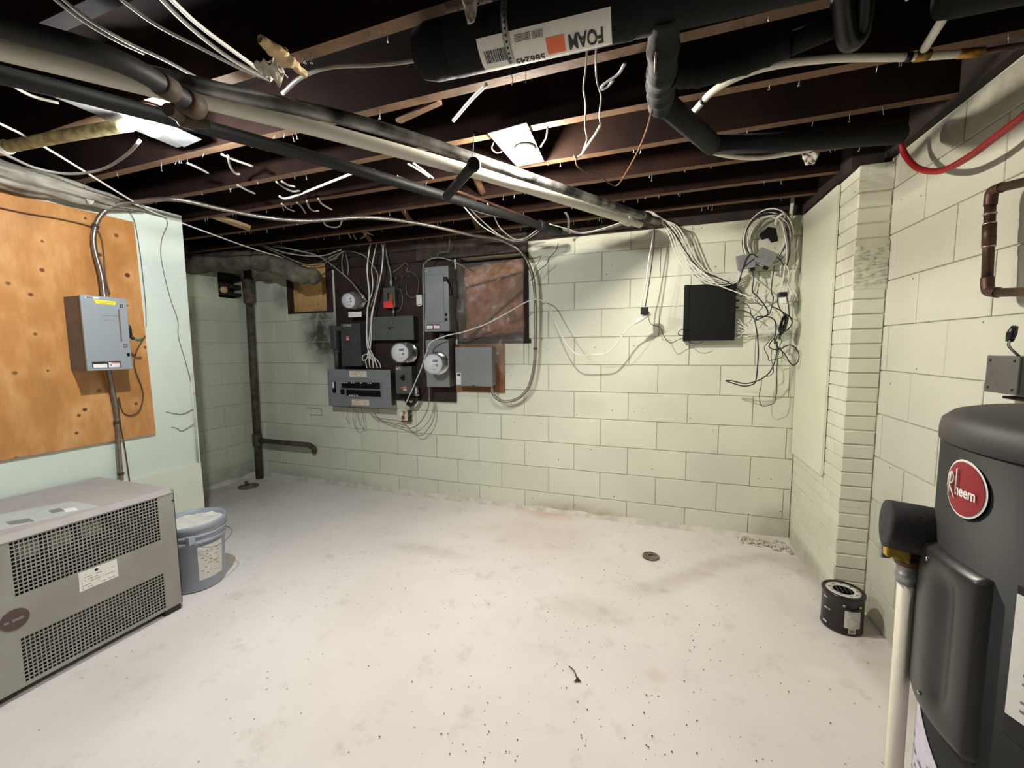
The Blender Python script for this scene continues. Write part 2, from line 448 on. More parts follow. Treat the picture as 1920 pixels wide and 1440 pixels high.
    def text(s, body, fn, size=1.0, bold=0.0, align='LEFT', sx=1.0):
        cu = bpy.data.curves.new('t', 'FONT'); cu.body = body; cu.size = size; cu.offset = bold; cu.align_x = align
        cu.resolution_u = 3
        ob = bpy.data.objects.new('t', cu); me = bpy.data.meshes.new_from_object(ob)
        tb = bmesh.new(); tb.from_mesh(me)          # cut the letters into strips so that they can follow a curved surface
        xs = [v.co.x for v in tb.verts]; ys = [v.co.y for v in tb.verts]
        for ax_, lo, hi in ((0, min(xs), max(xs)), (1, min(ys), max(ys))):
            k = lo + size * 0.14
            while k < hi:
                co = [0, 0, 0]; no = [0, 0, 0]; co[ax_] = k; no[ax_] = 1
                bmesh.ops.bisect_plane(tb, geom=tb.verts[:] + tb.edges[:] + tb.faces[:], plane_co=co, plane_no=no); k += size * 0.14
        tb.verts.index_update()
        vs = [s.bm.verts.new(Vector(fn(v.co.x * sx, v.co.y))) for v in tb.verts]
        for p in tb.faces: s.face([vs[v.index] for v in p.verts])
        tb.free()
        bpy.data.objects.remove(ob); bpy.data.curves.remove(cu); bpy.data.meshes.remove(me)
        return s
    def dashes(s, fn, length, h, seed, dens=0.8):
        """a line of print too small to read: short strokes"""
        rr = random.Random(seed); x = 0.0
        while x < length:
            wd = rr.uniform(1.0, 4.0) * h
            if rr.random() < dens:
                vs = [s.bm.verts.new(Vector(fn(*q))) for q in ((x, 0), (min(length, x + wd), 0), (min(length, x + wd), h), (x, h))]; s.face(vs)
            x += wd + h * 0.7
        return s
    def build(s, name, parent=None, origin=None, recalc=True):
        if recalc: bmesh.ops.recalc_face_normals(s.bm, faces=s.bm.faces[:])
        if origin is None:
            if parent is not None: origin = WLOC[parent.name]
            elif len(s.bm.verts):
                xs = [v.co for v in s.bm.verts]
                origin = Vector((sum(c.x for c in xs) / len(xs), sum(c.y for c in xs) / len(xs), min(c.z for c in xs)))
            else: origin = Vector((0, 0, 0))
        origin = Vector(origin)
        for v in s.bm.verts: v.co -= origin
        me = bpy.data.meshes.new(name); s.bm.to_mesh(me); s.bm.free()
        for m in (s.mats or ['white_plastic']): me.materials.append(MATS[m])
        o = bpy.data.objects.new(name, me); COL.objects.link(o)
        WLOC[o.name] = origin
        if parent is not None:
            o.parent = parent; o.location = origin - WLOC[parent.name]
        else: o.location = origin
        return o

def mb(m): return MB().mat(m)
def tag(o, label, cat, group=None):
    o['label'] = label; o['category'] = cat
    if group: o['group'] = group
    return o
def struct(o): o['kind'] = 'structure'; return o
def stuff(o): o['kind'] = 'stuff'; return o
def thing(name, label, cat, loc, group=None):
    o = bpy.data.objects.new(name, None); COL.objects.link(o); o.location = Vector(loc); o.empty_display_size = 0.05
    WLOC[o.name] = Vector(loc)
    if cat: tag(o, label, cat, group)
    return o
def sroot(name, loc=(0, 0, 0)):
    return struct(thing(name, None, None, loc))
def nz(p, s=1.0): return noise.noise(Vector(p) * s)

# ================================================================== SETTING
# floor
m = mb('painted_concrete')
m.grid(60, 60, lambda u, v: Vector((XA - 0.15 + u * (XR + 0.3 - XA), YB - 0.1 + v * (D + 0.2 - YB), 0.004 * nz((u * 5, v * 5, 0), 2.0) - 0.003)))
m.box((XA - 0.15, YB - 0.1, -0.12), (XR + 0.15, D + 0.1, -0.02))
struct(m.build('floor'))

# masonry laid piece by piece
MESHES = {}
def piece_mesh(kind, wd, ht, depth, bev, matname):
    key = (kind, round(wd, 3), round(ht, 3), depth, bev, matname)
    if key in MESHES: return MESHES[key]
    b = bmesh.new()
    def ringv(ins, y): return [b.verts.new((sx * (wd / 2 - ins), y, sz * (ht / 2 - ins))) for sx, sz in ((-1, -1), (1, -1), (1, 1), (-1, 1))]
    r0, r1, r2 = ringv(0, 0), ringv(0, -(depth - bev)), ringv(bev, -depth)
    for a, c in ((r0, r1), (r1, r2)):
        for k in range(4): b.faces.new((a[k], a[(k + 1) % 4], c[(k + 1) % 4], c[k]))
    b.faces.new(r2)
    bmesh.ops.recalc_face_normals(b, faces=b.faces[:])
    me = bpy.data.meshes.new(kind); b.to_mesh(me); b.free(); me.materials.append(MATS[matname]); MESHES[key] = me
    return me
def lay(parent, kind, to_world, rotz, courses, u0, u1, unit, phase, holes, matname, gap=0.005, depth=0.016, bev=0.0022, jit=0.0010):
    """courses: list of (z0,z1); to_world(u) -> (x,y) of the wall face"""
    for k, (z0, z1) in enumerate(courses):
        st = phase + (unit / 2 if k % 2 else 0.0)
        i0 = math.floor((u0 - st) / unit); u = st + i0 * unit
        while u < u1 - 1e-6:
            a, c = max(u, u0), min(u + unit, u1); u += unit
            if c - a < 0.03: continue
            segs = [(a, c, z0, z1)]
            for (h0, h1, g0, g1) in holes:
                nx = []
                for (sa, sc, sz0, sz1) in segs:
                    if sc <= h0 or sa >= h1 or sz1 <= g0 or sz0 >= g1: nx.append((sa, sc, sz0, sz1)); continue
                    if sa < h0: nx.append((sa, h0, sz0, sz1))
                    if sc > h1: nx.append((h1, sc, sz0, sz1))
                    if sz1 > g1: nx.append((max(sa, h0), min(sc, h1), g1, sz1))
                    if sz0 < g0: nx.append((max(sa, h0), min(sc, h1), sz0, g0))
                segs = nx
            for (sa, sc, sz0, sz1) in segs:
                wd, ht = sc - sa - gap, sz1 - sz0 - gap
                if wd < 0.02 or ht < 0.02: continue
                me = piece_mesh(kind, wd, ht, depth, bev, matname)
                o = bpy.data.objects.new(kind, me); COL.objects.link(o)
                x, y = to_world((sa + sc) / 2)
                jx = random.uniform(-jit, jit)
                nrm = Vector((math.sin(rotz), -math.cos(rotz), 0))
                p = Vector((x, y, (sz0 + sz1) / 2)) + nrm * (jx - depth + 0.0)
                o.parent = parent; o.location = p - WLOC[parent.name]; o.rotation_euler = (0, 0, rotz)

def slab_with_holes(name, axis, u0, u1, z0, z1, n0, n1, holes, matname):
    m = mb(matname)
    us = sorted(set([u0, u1] + [h for H_ in holes for h in H_[:2]])); zs = sorted(set([z0, z1] + [h for H_ in holes for h in H_[2:]]))
    for a, b_ in zip(us, us[1:]):
        for c, d_ in zip(zs, zs[1:]):
            mu, mz = (a + b_) / 2, (c + d_) / 2
            if any(h[0] < mu < h[1] and h[2] < mz < h[3] for h in holes): continue
            if axis == 'y': m.box((a, n0, c), (b_, n1, d_))
            else: m.box((n0, a, c), (n1, b_, d_))
    return struct(m.build(name, origin=(0, 0, 0)))

CO = 0.2032
ZB1 = 2.1814 - CO
bc = [(2.102, ZB1)] + [(ZB1 - CO * k, ZB1 - CO * (k + 1)) for k in range(9)] + [(ZB1 - CO * 9, 0.0)]
bc = [(b_, a) for a, b_ in bc]
WIN1 = (-3.388, -2.835, 1.64, 2.11); BAY = (-1.56, -0.945, 1.335, 2.02)
back = slab_with_holes('wall_back', 'y', XA - 0.1, XR + 0.1, -0.1, 2.11, D + 0.007, D + 0.14, [WIN1, BAY], 'mortar_paint')
# painted concrete blocks: each its own piece
lay(back, 'block', lambda u: (u, D), 0.0, bc, XA, XC + 0.0, 0.3985, -0.189, [WIN1, BAY], 'painted_block')

rc_top = 1.9911
rc = [(rc_top, 2.13)] + [(rc_top - CO * (k + 1), rc_top - CO * k) for k in range(9)] + [(0.0, rc_top - CO * 9)]
right = slab_with_holes('wall_right', 'x', YB - 0.1, D + 0.14, -0.1, 2.14, XR + 0.007, XR + 0.14, [], 'mortar_paint')
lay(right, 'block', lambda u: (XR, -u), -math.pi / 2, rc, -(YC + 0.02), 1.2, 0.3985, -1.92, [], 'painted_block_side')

HOLE_A = (2.80, 3.05, 1.80, 2.05)
alc = slab_with_holes('wall_alcove', 'x', YP - 1.2, D + 0.14, -0.1, 2.12, XA - 0.14, XA - 0.005, [HOLE_A], 'mortar_paint')
lay(alc, 'block', lambda u: (XA, u), math.pi / 2, bc, YP - 0.6, D, 0.3985, 0.18, [HOLE_A], 'painted_block_alcove')
m = mb('void_black'); m.box((XA - 0.30, 2.78, 1.78), (XA - 0.13, 3.07, 2.07)); m.build('cavity', alc)
m = mb('sill_dark')
for k, (a, b_) in enumerate(((1.83, 1.86), (1.90, 1.94), (1.98, 2.02))): m.box((XA - 0.08, 2.81, a), (XA - 0.02, 3.04, b_))
m.build('lath', alc)
m = mb('wood_pale'); m.lathe([(0.03, 0), (0.033, 0.01), (0.03, 0.03)], 14, (XA - 0.03, 2.86, 1.875), (1, 0, 0)); m.build('pipe_plug', alc)

# chimney breast of painted brick
ch = struct(mb('mortar_paint').box((XC + 0.006, YC + 0.006, -0.05), (XR + 0.05, D + 0.1, 2.11)).build('wall_chimney', origin=(0, 0, 0)))
BH = 0.0685
brc = [(k * BH, (k + 1) * BH) for k in range(30)] + [(30 * BH, 2.105)]
lay(ch, 'brick', lambda u: (XC, -u), -math.pi / 2, brc, -D, -YC, 0.212, -YC, [], 'painted_brick', 0.0042, 0.016, 0.0026, 0.0012)
lay(ch, 'brick', lambda u: (u, YC), 0.0, brc, XC, XR - 0.002, 0.4, XC - 0.4, [], 'painted_brick', 0.0055, 0.016, 0.0035, 0.0018)
# mortar smears on the chimney corner
def smear(name, parent, fn, mat_='painted_brick', nu=10, nv=26):
    g = mb(mat_); g.grid(nu, nv, fn); return g.build(name, parent)
smear('mortar_smear', ch, lambda u, v: Vector((XC + 0.002 + u * (XR - XC - 0.004), YC - 0.0015 - 0.016 * abs(nz((u * 5, v * 34, 1), 1.0) + 0.4 * nz((u * 17, v * 60, 4), 1.0)) * min(1, 6 * v, 6 * (1 - v)) + 0.006 * (v < 0.02 or v > 0.98), 1.545 + v * 0.23)), nv=60)
smear('mortar_smear', ch, lambda u, v: Vector((XC + 0.002 + u * (XR - XC - 0.004), YC - 0.001 - 0.007 * abs(nz((u * 4, v * 25, 3), 1.0)), 1.99 + v * 0.11)), nv=24)

# left partition with the alcove behind it
part = struct(mb('drywall_mint').box((XL - 0.10, YB - 0.1, -0.02), (XL, YP, 2.15)).build('wall_left', origin=(0, 0, 0)))
struct(mb('drywall_mint').box((XA - 0.1, YP - 1.35, -0.02), (XL - 0.1, YP - 1.2, 2.15)).build('wall_alcove_rear', origin=(0, 0, 0)))
struct(mb('beam_grey').box((XL - 0.1, YB - 0.12, -0.02), (XR + 0.14, YB, 2.15)).build('wall_rear', origin=(0, 0, 0)))

# ceiling deck and joists
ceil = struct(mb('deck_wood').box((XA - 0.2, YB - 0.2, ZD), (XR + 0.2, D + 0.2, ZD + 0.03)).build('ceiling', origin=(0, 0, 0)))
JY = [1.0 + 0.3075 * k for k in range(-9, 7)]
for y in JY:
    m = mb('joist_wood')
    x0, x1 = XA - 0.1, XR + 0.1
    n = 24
    def prof(x, k):
        return 0.004 * nz((x * 1.3, y * 3, k), 1.0)
    ring = []
    for i in range(n + 1):
        x = x0 + (x1 - x0) * i / n
        dy, dz = prof(x, 0), prof(x, 7)
        ring.append([m.bm.verts.new((x, y - 0.020 + dy, ZJ + dz)), m.bm.verts.new((x, y + 0.020 + dy, ZJ + dz)), m.bm.verts.new((x, y + 0.020 + dy, ZD + 0.01)), m.bm.verts.new((x, y - 0.020 + dy, ZD + 0.01))])
    for a, b_ in zip(ring, ring[1:]):
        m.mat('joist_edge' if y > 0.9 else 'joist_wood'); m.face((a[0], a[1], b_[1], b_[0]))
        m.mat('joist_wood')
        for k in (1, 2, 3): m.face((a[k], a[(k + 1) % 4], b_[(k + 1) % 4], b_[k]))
    m.face(ring[0]); m.face(ring[-1][::-1])
    m.build('joist', ceil)
# left-over plaster nails under the joists
m = mb('galvanised')
for y in JY[9:]:
    for k in range(26):
        x = random.uniform(XL, XR - 0.05); yy = y + random.uniform(-0.014, 0.014); l = random.uniform(0.012, 0.032)
        tip = Vector((x + random.uniform(-.006, .006), yy + random.uniform(-.006, .006), ZJ - l))
        m.tube([Vector((x, yy, ZJ + 0.004)), tip], 0.0012, 5)
        if random.random() < 0.4: m.lathe([(0.004, 0), (0.004, 0.0015)], 8, tip)
stuff(m.build('nails', ceil))
# short cross bridging between joists
for x, k in ((-0.95, 12), (-1.62, 13), (-2.2, 14), (-1.25, 14)):
    y0, y1 = JY[k] + 0.02, JY[k + 1] - 0.02
    for s_ in (0, 1):
        z0, z1 = (2.17, 2.32) if s_ else (2.32, 2.17)
        m = mb('joist_edge'); P = [Vector((x + 0.05 * s_, y0, z0)), Vector((x + 0.05 * s_, y1, z1))]
        m.tube(P, 0.022, 4); m.build('bridging', ceil)

# timber plate above the masonry
struct(mb('sill_dark').box((XA - 0.1, D - 0.01, 2.105), (XC + 0.02, D + 0.1, ZD)).build('trim_1', origin=(0, 0, 0)))
struct(mb('sill_dark').box((XR - 0.03, YB, 2.135), (XR + 0.1, YC + 0.1, ZD)).build('trim_2', origin=(0, 0, 0)))
struct(mb('sill_dark').box((XC - 0.02, YC + 0.03, 2.108), (XR - 0.03, D - 0.01, ZD)).build('trim_3', origin=(0, 0, 0)))
struct(mb('sill_dark').box((XA - 0.02, YP, 2.10), (XA + 0.06, D - 0.01, ZD)).build('trim_4', origin=(0, 0, 0)))
# weathered header planks over the meter board
hd = struct(mb('beam_grey').box((-2.83, D - 0.045, 2.115), (-0.945, D - 0.011, 2.20)).build('trim_5', origin=(0, 0, 0)))
mb('beam_grey').box((-1.90, D - 0.060, 2.02), (-0.945, D - 0.004, 2.075), 0.003).build('plank', hd)
mb('beam_grey').box((-1.90, D - 0.052, 2.077), (-0.945, D - 0.004, 2.113), 0.003).build('plank', hd)
mb('board_brown').box((-2.83, D - 0.030, 2.02), (-1.90, D - 0.004, 2.113), 0.003).build('plank', hd)

# cement fillet along the foot of the walls
def cove(name, p0, p1, nrm, w0=0.035, h0=0.03):
    p0, p1, nrm = Vector(p0), Vector(p1), Vector(nrm); g = mb('cove_cement'); n = int((p1 - p0).length / 0.03)
    def fn(u, v):
        q = p0.lerp(p1, u); a = nz((u * n * .12, 0, 1), 1.0); ww = w0 * (1 + 0.5 * a); hh = h0 * (1 + 0.6 * nz((u * n * .2, 5, 2), 1.0))
        return q + nrm * (ww * v) + Vector((0, 0, max(0, hh * (1 - v) ** 1.6 + 0.003 * nz((u * n * .6, v * 5, 9), 1.0)) - 0.004 * v))
    g.grid(n, 5, fn); return struct(g.build(name, origin=(0, 0, 0)))
cove('baseboard_back', (XA, D + 0.002, 0), (XC, D + 0.002, 0), (0, -1, 0))
cove('baseboard_alcove', (XA - 0.002, YP - 0.4, 0), (XA - 0.002, D, 0), (1, 0, 0))

# ------------------------------------------------------------------ boarded window in the back wall
w1 = sroot('window_1', (-3.11, D, 1.64))
m = mb('plywood_pale'); m.box((-3.37, D + 0.055, 1.65), (-2.90, D + 0.067, 2.11)); m.build('plywood_pane', w1)
for nm, a, b_ in (('frame_side', (-3.388, D + 0.002, 1.64), (-3.362, D + 0.10, 2.11)), ('frame_side', (-2.905, D - 0.004, 1.64), (-2.837, D + 0.10, 2.11)), ('frame_sill', (-3.388, D + 0.0, 1.64), (-2.837, D + 0.10, 1.656))):
    mb('board_brown').box(a, b_, 0.002).build(nm, w1)

# ------------------------------------------------------------------ open bay in the back wall, stuffed with insulation under plastic
w2 = sroot('window_2', ((BAY[0] + BAY[1]) / 2, D, BAY[2]))
mb('void_black').box((BAY[0], D + 0.135, BAY[2]), (BAY[1], D + 0.15, BAY[3])).build('backing', w2)
mb('sill_dark').box((BAY[1] - 0.045, D - 0.006, BAY[2]), (BAY[1] - 0.001, D + 0.13, BAY[3] - 0.001), 0.003).build('jamb', w2)
mb('sill_dark').box((BAY[0] + 0.001, D - 0.006, BAY[2]), (BAY[0] + 0.04, D + 0.13, BAY[3] - 0.001), 0.003).build('jamb', w2)
mb('sill_dark').box((BAY[0] + 0.04, D - 0.008, BAY[2] - 0.005), (BAY[1] + 0.02, D + 0.13, BAY[2] + 0.03), 0.004).build('sill', w2)
def batt(name, label, x0, x1, zf, thick, matname, seed, yo):
    g = mb(matname)
    def fn(u, v):
        x = x0 + (x1 - x0) * u; za, zb_ = zf(u)
        z = za + (zb_ - za) * v
        bulge = math.sin(math.pi * v) ** 0.6 * math.sin(math.pi * min(1, max(0, u * 0.96 + 0.02))) ** 0.4
        return Vector((x, D + yo + 0.05 - thick * bulge + 0.022 * nz((x * 9, z * 9, seed), 1.0) + 0.008 * nz((x * 30, z * 30, seed), 1.0), z))
    g.grid(36, 24, fn, (0, 0.015, 0))
    return tag(g.build(name), label, 'insulation', 'insulation in the wall bay')
batt('insulation_batt', 'tan paper-faced insulation tucked under the header plank', BAY[0] + 0.04, BAY[1] - 0.05, lambda u: (1.80 + 0.10 * u, 1.955 + 0.045 * u), 0.05, 'fibre_pink', 2, 0.02)
batt('insulation_batt', 'brown crumpled insulation filling the lower left of the wall bay', BAY[0] + 0.04, BAY[1] - 0.05, lambda u: (1.37 + 0.05 * u, 1.79 + 0.10 * u), 0.045, 'kraft_paper', 5, 0.03)
m = mb('wood_raw')
a, b_ = PY(872, 628, D + 0.01), PY(985, 528, D - 0.005)
dv = (b_ - a).normalized(); pv = Vector((dv.z, 0, -dv.x))
m.prism([a - pv * 0.03, b_ - pv * 0.03, b_ + pv * 0.03, a + pv * 0.03], (0, 0.02, 0))
tag(m.build('wood_plank'), 'slanting rough board across the insulated wall bay', 'plank')
# clear plastic sheet hanging over the bay
g = mb('poly_sheet')
def psheet(u, v):
    x = BAY[0] + 0.03 + (BAY[1] - 0.02 - BAY[0] - 0.03) * u
    bot = 1.33 - 0.22 * math.exp(-((u - 0.72) / 0.16) ** 2) - 0.04 * u
    z = 1.97 + (bot - 1.97) * v
    f = 0.02 + 0.018 * math.sin(9 * (x + z) + 4 * nz((x * 4, z * 4, 0))) + 0.014 * nz((x * 12, z * 12, 4))
    return Vector((x, D - 0.03 - f * (0.4 + v), z))
g.grid(44, 40, psheet)
tag(g.build('plastic_sheet'), 'torn clear plastic sheet hanging over the insulated wall bay', 'plastic sheet')

# ================================================================== LAMPS
def lamp(name, label, bulb_c, plate, bmat, skew=0.0, holder_top=0.0):
    """bare bulb in a porcelain holder on a metal plate nailed under the joists"""
    x0, x1, y0, y1, z = plate
    t = thing(name, label, 'lamp', (bulb_c.x, bulb_c.y, bulb_c.z - 0.03), 'bare bulbs under the joists')
    m = mb('zinc_plate')
    m.prism([(x0, y0, z), (x1, y0 - skew, z), (x1 - skew, y1, z), (x0 + skew * 0.6, y1 + skew * 0.5, z)], (0, 0, 0.003)); m.build('mounting_plate', t)
    m = mb('white_plastic')
    top = max(z, holder_top) - 0.001; m.lathe([(0.042, 0), (0.045, 0.006), (0.030, 0.014), (0.022, max(0.016, top - bulb_c.z - 0.012))], 20, (bulb_c.x, bulb_c.y, top), (0, 0, -1)); m.build('lamp_holder', t)
    m = mb(bmat); r = 0.029
    dome = [math.radians(d) for d in range(12, 109, 12)] + [math.radians(116)]      # LED bulb: glowing dome, opaque collar above
    m.lathe([(0.0, -r)] + [(r * math.sin(a), -r * math.cos(a)) for a in dome], 20, bulb_c); bo = m.build('bulb', t)
    rt_, zt_ = r * math.sin(dome[-1]), -r * math.cos(dome[-1])
    mb('white_plastic').lathe([(rt_ + 0.0004, zt_ - 0.001), (rt_ * 0.92, zt_ + 0.008), (0.016, r * 1.0)], 20, bulb_c).build('collar', bo)
    return t
b1 = PZ(285, 240, 2.083); b2 = PZ(985, 291, 2.108)
lamp('ceiling_lamp', 'bare cool-white bulb beside the yellowed pipe near the orange plywood', b1, (-1.905, -1.775, 0.83, 1.22, 2.139), 'bulb_cool', 0.006, ZJ - 0.003)
lamp('ceiling_lamp', 'bare warm-white bulb on a square metal plate beyond the foam-wrapped pipe', b2, (-0.648, -0.482, 1.57, 1.885, 2.139), 'bulb_warm', 0.02)
lamp('ceiling_lamp', 'added fill bulb out of view near the rear wall', Vector((-1.9, -1.2, 2.09)), (-2.0, -1.8, -1.3, -1.1, 2.139), 'bulb_fill')  # unseen bulb, added as fill from behind the camera
m = mb('galvanised'); m.prism(ZP([(250, 212), (262, 208), (378, 262), (345, 276)], 2.137), (0, 0, 0.002)); 
tag(m.build('metal_strap'), 'short bright metal strip under the joist next to the cool bulb', 'metal strip')

# ================================================================== CEILING PIPES
def pipe(name, label, pts, r, matname, cat='pipe', sides=20, n=8, couplings=(), cmat=None, group=None, smooth=True):
    P = catmull(pts, n) if smooth else [Vector(p) for p in pts]
    mid = min(P, key=lambda q: q.z)
    if not couplings:
        return tag(mb(matname).tube(P, r, sides).build(name), label, cat, group)
    t = thing(name, label, cat, mid, group)
    mb(matname).tube(P, r, sides).build('tube', t)
    for (f, ln, rr) in couplings:
        i = min(len(P) - 2, int(f * (len(P) - 1))); q = P[i]; d = (P[i + 1] - P[i]).normalized()
        mb(cmat or matname).lathe([(r, 0), (rr, 0.004), (rr, ln - 0.004), (r, ln)], sides, q - d * ln / 2, d).build('coupling', t)
    return t

WP = [PZ(0, 93, 2.025) + (PZ(0, 93, 2.025) - PZ(640, 254, 2.05)) * 0.9, PZ(0, 93, 2.025), PZ(200, 143, 2.04), PZ(640, 254, 2.05), PZ(960, 344, 2.055), PZ(1200, 420, 2.07)]
pipe('drain_pipe', 'long white plastic drain pipe running diagonally under the joists to the back wall', WP, 0.0245, 'pvc_white', couplings=((0.985, 0.05, 0.034),))
SP = [PZ(440, 176, 2.07), PZ(700, 237, 2.065), PZ(960, 322, 2.06), PZ(1235, 416, 2.075)]
SP = [SP[0] + (SP[0] - SP[1]) * 1.6] + SP
pipe('iron_pipe', 'silvery-black iron pipe alongside the white drain pipe, lit by the bulb', SP, 0.0225, 'pipe_silver', couplings=((0.97, 0.07, 0.031),), cmat='iron_dark')
DP = [PZ(0, 140, 2.0), PZ(200, 190, 2.02), PZ(640, 310, 2.03), PZ(1050, 434, 2.05)]
DP = [DP[0] + (DP[0] - DP[1]) * 2.2] + DP
pipe('iron_pipe', 'thin dark iron pipe below the white drain pipe, ending at the header plank', DP, 0.0225, 'iron_dark', couplings=((0.985, 0.06, 0.032),))
CP = [PZ(-220, -20, 1.94), PZ(0, 48, 1.95), PZ(230, 118, 1.96), PZ(372, 203, 1.98)]
pipe('iron_pipe', 'short fat iron pipe with a capped end crossing in front of the white drain pipe', CP, 0.024, 'iron_dark', couplings=((0.84, 0.045, 0.029), (0.97, 0.05, 0.033)), cmat='iron_rust')
pipe('iron_pipe', 'rusty threaded nipple under the capped iron pipe end', [PZ(315, 205, 1.97), PZ(350, 224, 1.98), PZ(390, 232, 1.99)], 0.017, 'iron_rust', couplings=((0.5, 0.04, 0.024),), cmat='iron_rust')
pipe('black_stub', 'black capped pipe stub slung below the white drain pipe', [PZ(888, 309, 1.985), PZ(838, 368, 2.0)], 0.020, 'iron_dark', n=1, couplings=((0.0, 0.03, 0.025),), cmat='black_matte')
pipe('hanger_wire', 'thin wire holding up the black pipe stub', [PZ(886, 300, 1.995), PZ(888, 250, 2.16), PZ(889, 215, 2.24)], 0.0018, 'iron_dark', cat='wire', sides=6)
pipe('old_pipe', 'yellowed flaking pipe beneath the joists by the cool bulb', [PZ(5, 277, 2.10), PZ(120, 255, 2.10), PZ(242, 234, 2.10)], 0.021, 'brass_yellow', couplings=((0.05, 0.06, 0.026),), cmat='cloth_grey')
pipe('copper_tube', 'thin reddish copper tube beside the dark iron pipe at the left edge', [PZ(-60, 110, 2.10), PZ(0, 128, 2.10), PZ(90, 155, 2.115), PZ(230, 192, 2.12)], 0.008, 'copper_old', sides=10)
pipe('copper_tube', 'thin reddish copper tube hidden behind the slung black stub', [PZ(850, 356, 2.12), PZ(930, 385, 2.12), PZ(1000, 412, 2.12)], 0.007, 'copper_old', sides=10)

# foam-wrapped drain with printed sticker
FA, FB = Vector((-0.60, 1.03, 2.083)), Vector((1.02, 1.11, 2.088)); FR = 0.065
ft = thing('foam_pipe', 'thick black foam-wrapped drain pipe with a white FOAM sticker', 'pipe', (FA + FB) / 2 - Vector((0, 0, FR)))
fd = (FB - FA).normalized(); fn_ = Vector((0, 0, 1)).cross(fd).normalized() * -1     # horizontal normal, towards the camera (-y)
if fn_.y > 0: fn_ = -fn_
def fpt(s_, a, r=FR):      # s along the axis from FA, a angle from "towards camera" downwards
    return FA + fd * s_ + fn_ * (r * math.cos(a)) + Vector((0, 0, -1)) * (r * math.sin(a))
mb('foam_black').lathe([(0.0, -0.03), (0.035, -0.027), (0.056, -0.014), (FR, 0.02), (FR, 0.075)], 32, FA, fd).build('end_cap', ft)
mb('foam_black').lathe([(FR - 0.002, 0.072), (FR + 0.001, 0.08), (FR + 0.001, 0.53), (FR - 0.001, 0.535), (FR, 0.54), (FR, (FB - FA).length)], 32, FA, fd).build('foam_sleeve', ft)
S0 = 0.165; S1 = 0.485       # sticker extent along the axis
A0, A1 = math.radians(32), math.radians(104)
SR = FR + 0.0026
stk = mb('white_paper'); stk.grid(16, 14, lambda u, v: fpt(S0 + (S1 - S0) * u, A0 + (A1 - A0) * v, SR), None)
sticker = stk.build('sticker', ft)
def smap(u0, a0):            # upside-down print: letters run leftwards, tops point down
    return lambda x, y: fpt(u0 - x, a0 + y / SR, SR + 0.0012)
mb('ink_black').text('FOAM', smap(S1 - 0.018, math.radians(60)), 0.050, 0.0014, sx=0.60).build('print', sticker)
mb('ink_black').text('586245', smap(S0 + 0.160, math.radians(84)), 0.029, 0.0006, sx=0.88).build('print', sticker)
m = mb('ink_black')
rb = random.Random(3); u = S0 + 0.012
while u < S0 + 0.085:
    wd = rb.choice((0.001, 0.0018, 0.0028)); m.grid(1, 3, lambda a, b_, u=u, wd=wd: fpt(u + wd * a, math.radians(55) + math.radians(25) * b_, SR + 0.001)); u += wd + rb.choice((0.0012, 0.002))
u = S0 + 0.138
while u < S0 + 0.163:
    m.grid(1, 2, lambda a, b_, u=u: fpt(u + 0.0012 * a, math.radians(40) + math.radians(12) * b_, SR + 0.001)); u += 0.003
for k in range(5):
    m.grid(3, 1, lambda a, b_, k=k: fpt(S0 + 0.094 + 0.040 * a, math.radians(40 + 2.6 * k) + math.radians(0.9) * b_, SR + 0.001))
m.build('barcode', sticker)
m = mb('orange_ink'); m.grid(5, 4, lambda a, b_: fpt(S0 + 0.168 + 0.044 * a, math.radians(56) + math.radians(34) * b_, SR + 0.001)); m.build('print', sticker)
# perforated hanger strap around the pipe
m = mb('galvanised')
ss = S0 + 0.075
prof = [fpt(ss, math.radians(a), FR + 0.005) for a in range(-40, 100, 10)]
prof = [prof[0] + Vector((0, -0.004, 0.14))] + prof
def strap(u, v):
    i = min(len(prof) - 2, int(u * (len(prof) - 1))); f = u * (len(prof) - 1) - i
    return prof[i].lerp(prof[i + 1], f) + fd * (0.016 * (v - 0.5))
m.grid(28, 1, strap, (0, 0.001, 0.0)); hs = m.build('hanger_strap', ft)
m = mb('ink_black')
for k in range(13):
    q = strap((k + 0.7) / 14, 0.5); q2 = strap((k + 0.8) / 14, 0.5); t_ = (q2 - q).normalized(); nrm = fd.cross(t_).normalized()
    if nrm.dot(CAMO - q) < 0: nrm = -nrm
    m.lathe([(0.0028, 0), (0.0, 0.0004)], 8, q + nrm * 0.0012, nrm)
stuff(m.build('strap_hole', hs))
# branch: corrugated foam elbow, diagonal run, level run to the chimney
bt = thing('foam_branch', 'dark grey foam-covered branch pipe bending from the foam pipe to the chimney', 'pipe', (0.17, 1.75, 1.98))
P0 = fpt(0.60, math.radians(80), FR * 0.5)
bp1 = [P0, PZ(1242, 120, 2.02), PZ(1238, 160, 2.035), PZ(1240, 195, 2.045)]
mb('foam_grey').curve(bp1, 0.036, 18, 10, rfun=lambda i, n_: 0.036 + 0.004 * (1 if (i // 2) % 3 == 0 else 0)).build('elbow_sleeve', bt)
mb('foam_grey').tube([PZ(1238, 188, 2.045), PZ(1336, 272, 2.05)], 0.034, 20).build('foam_sleeve', bt)
mb('foam_grey').tube([PZ(1330, 272, 2.05), PZ(1500, 265, 2.055), PZ(1690, 252, 2.075)], 0.033, 20).build('foam_sleeve', bt)
t2 = thing('foam_branch', 'dusty black foam side branch rising to a hanging bend near the right wall', 'pipe', (0.2, 1.3, 2.0))
mb('foam_black').curve([PZ(1258, 140, 2.04), PZ(1310, 140, 2.05), PZ(1400, 115, 2.07), PZ(1480, 82, 2.08)], 0.030, 16, 8, rfun=lambda i, n_: 0.03 + 0.003 * (i % 4 == 0)).build('foam_sleeve', t2)
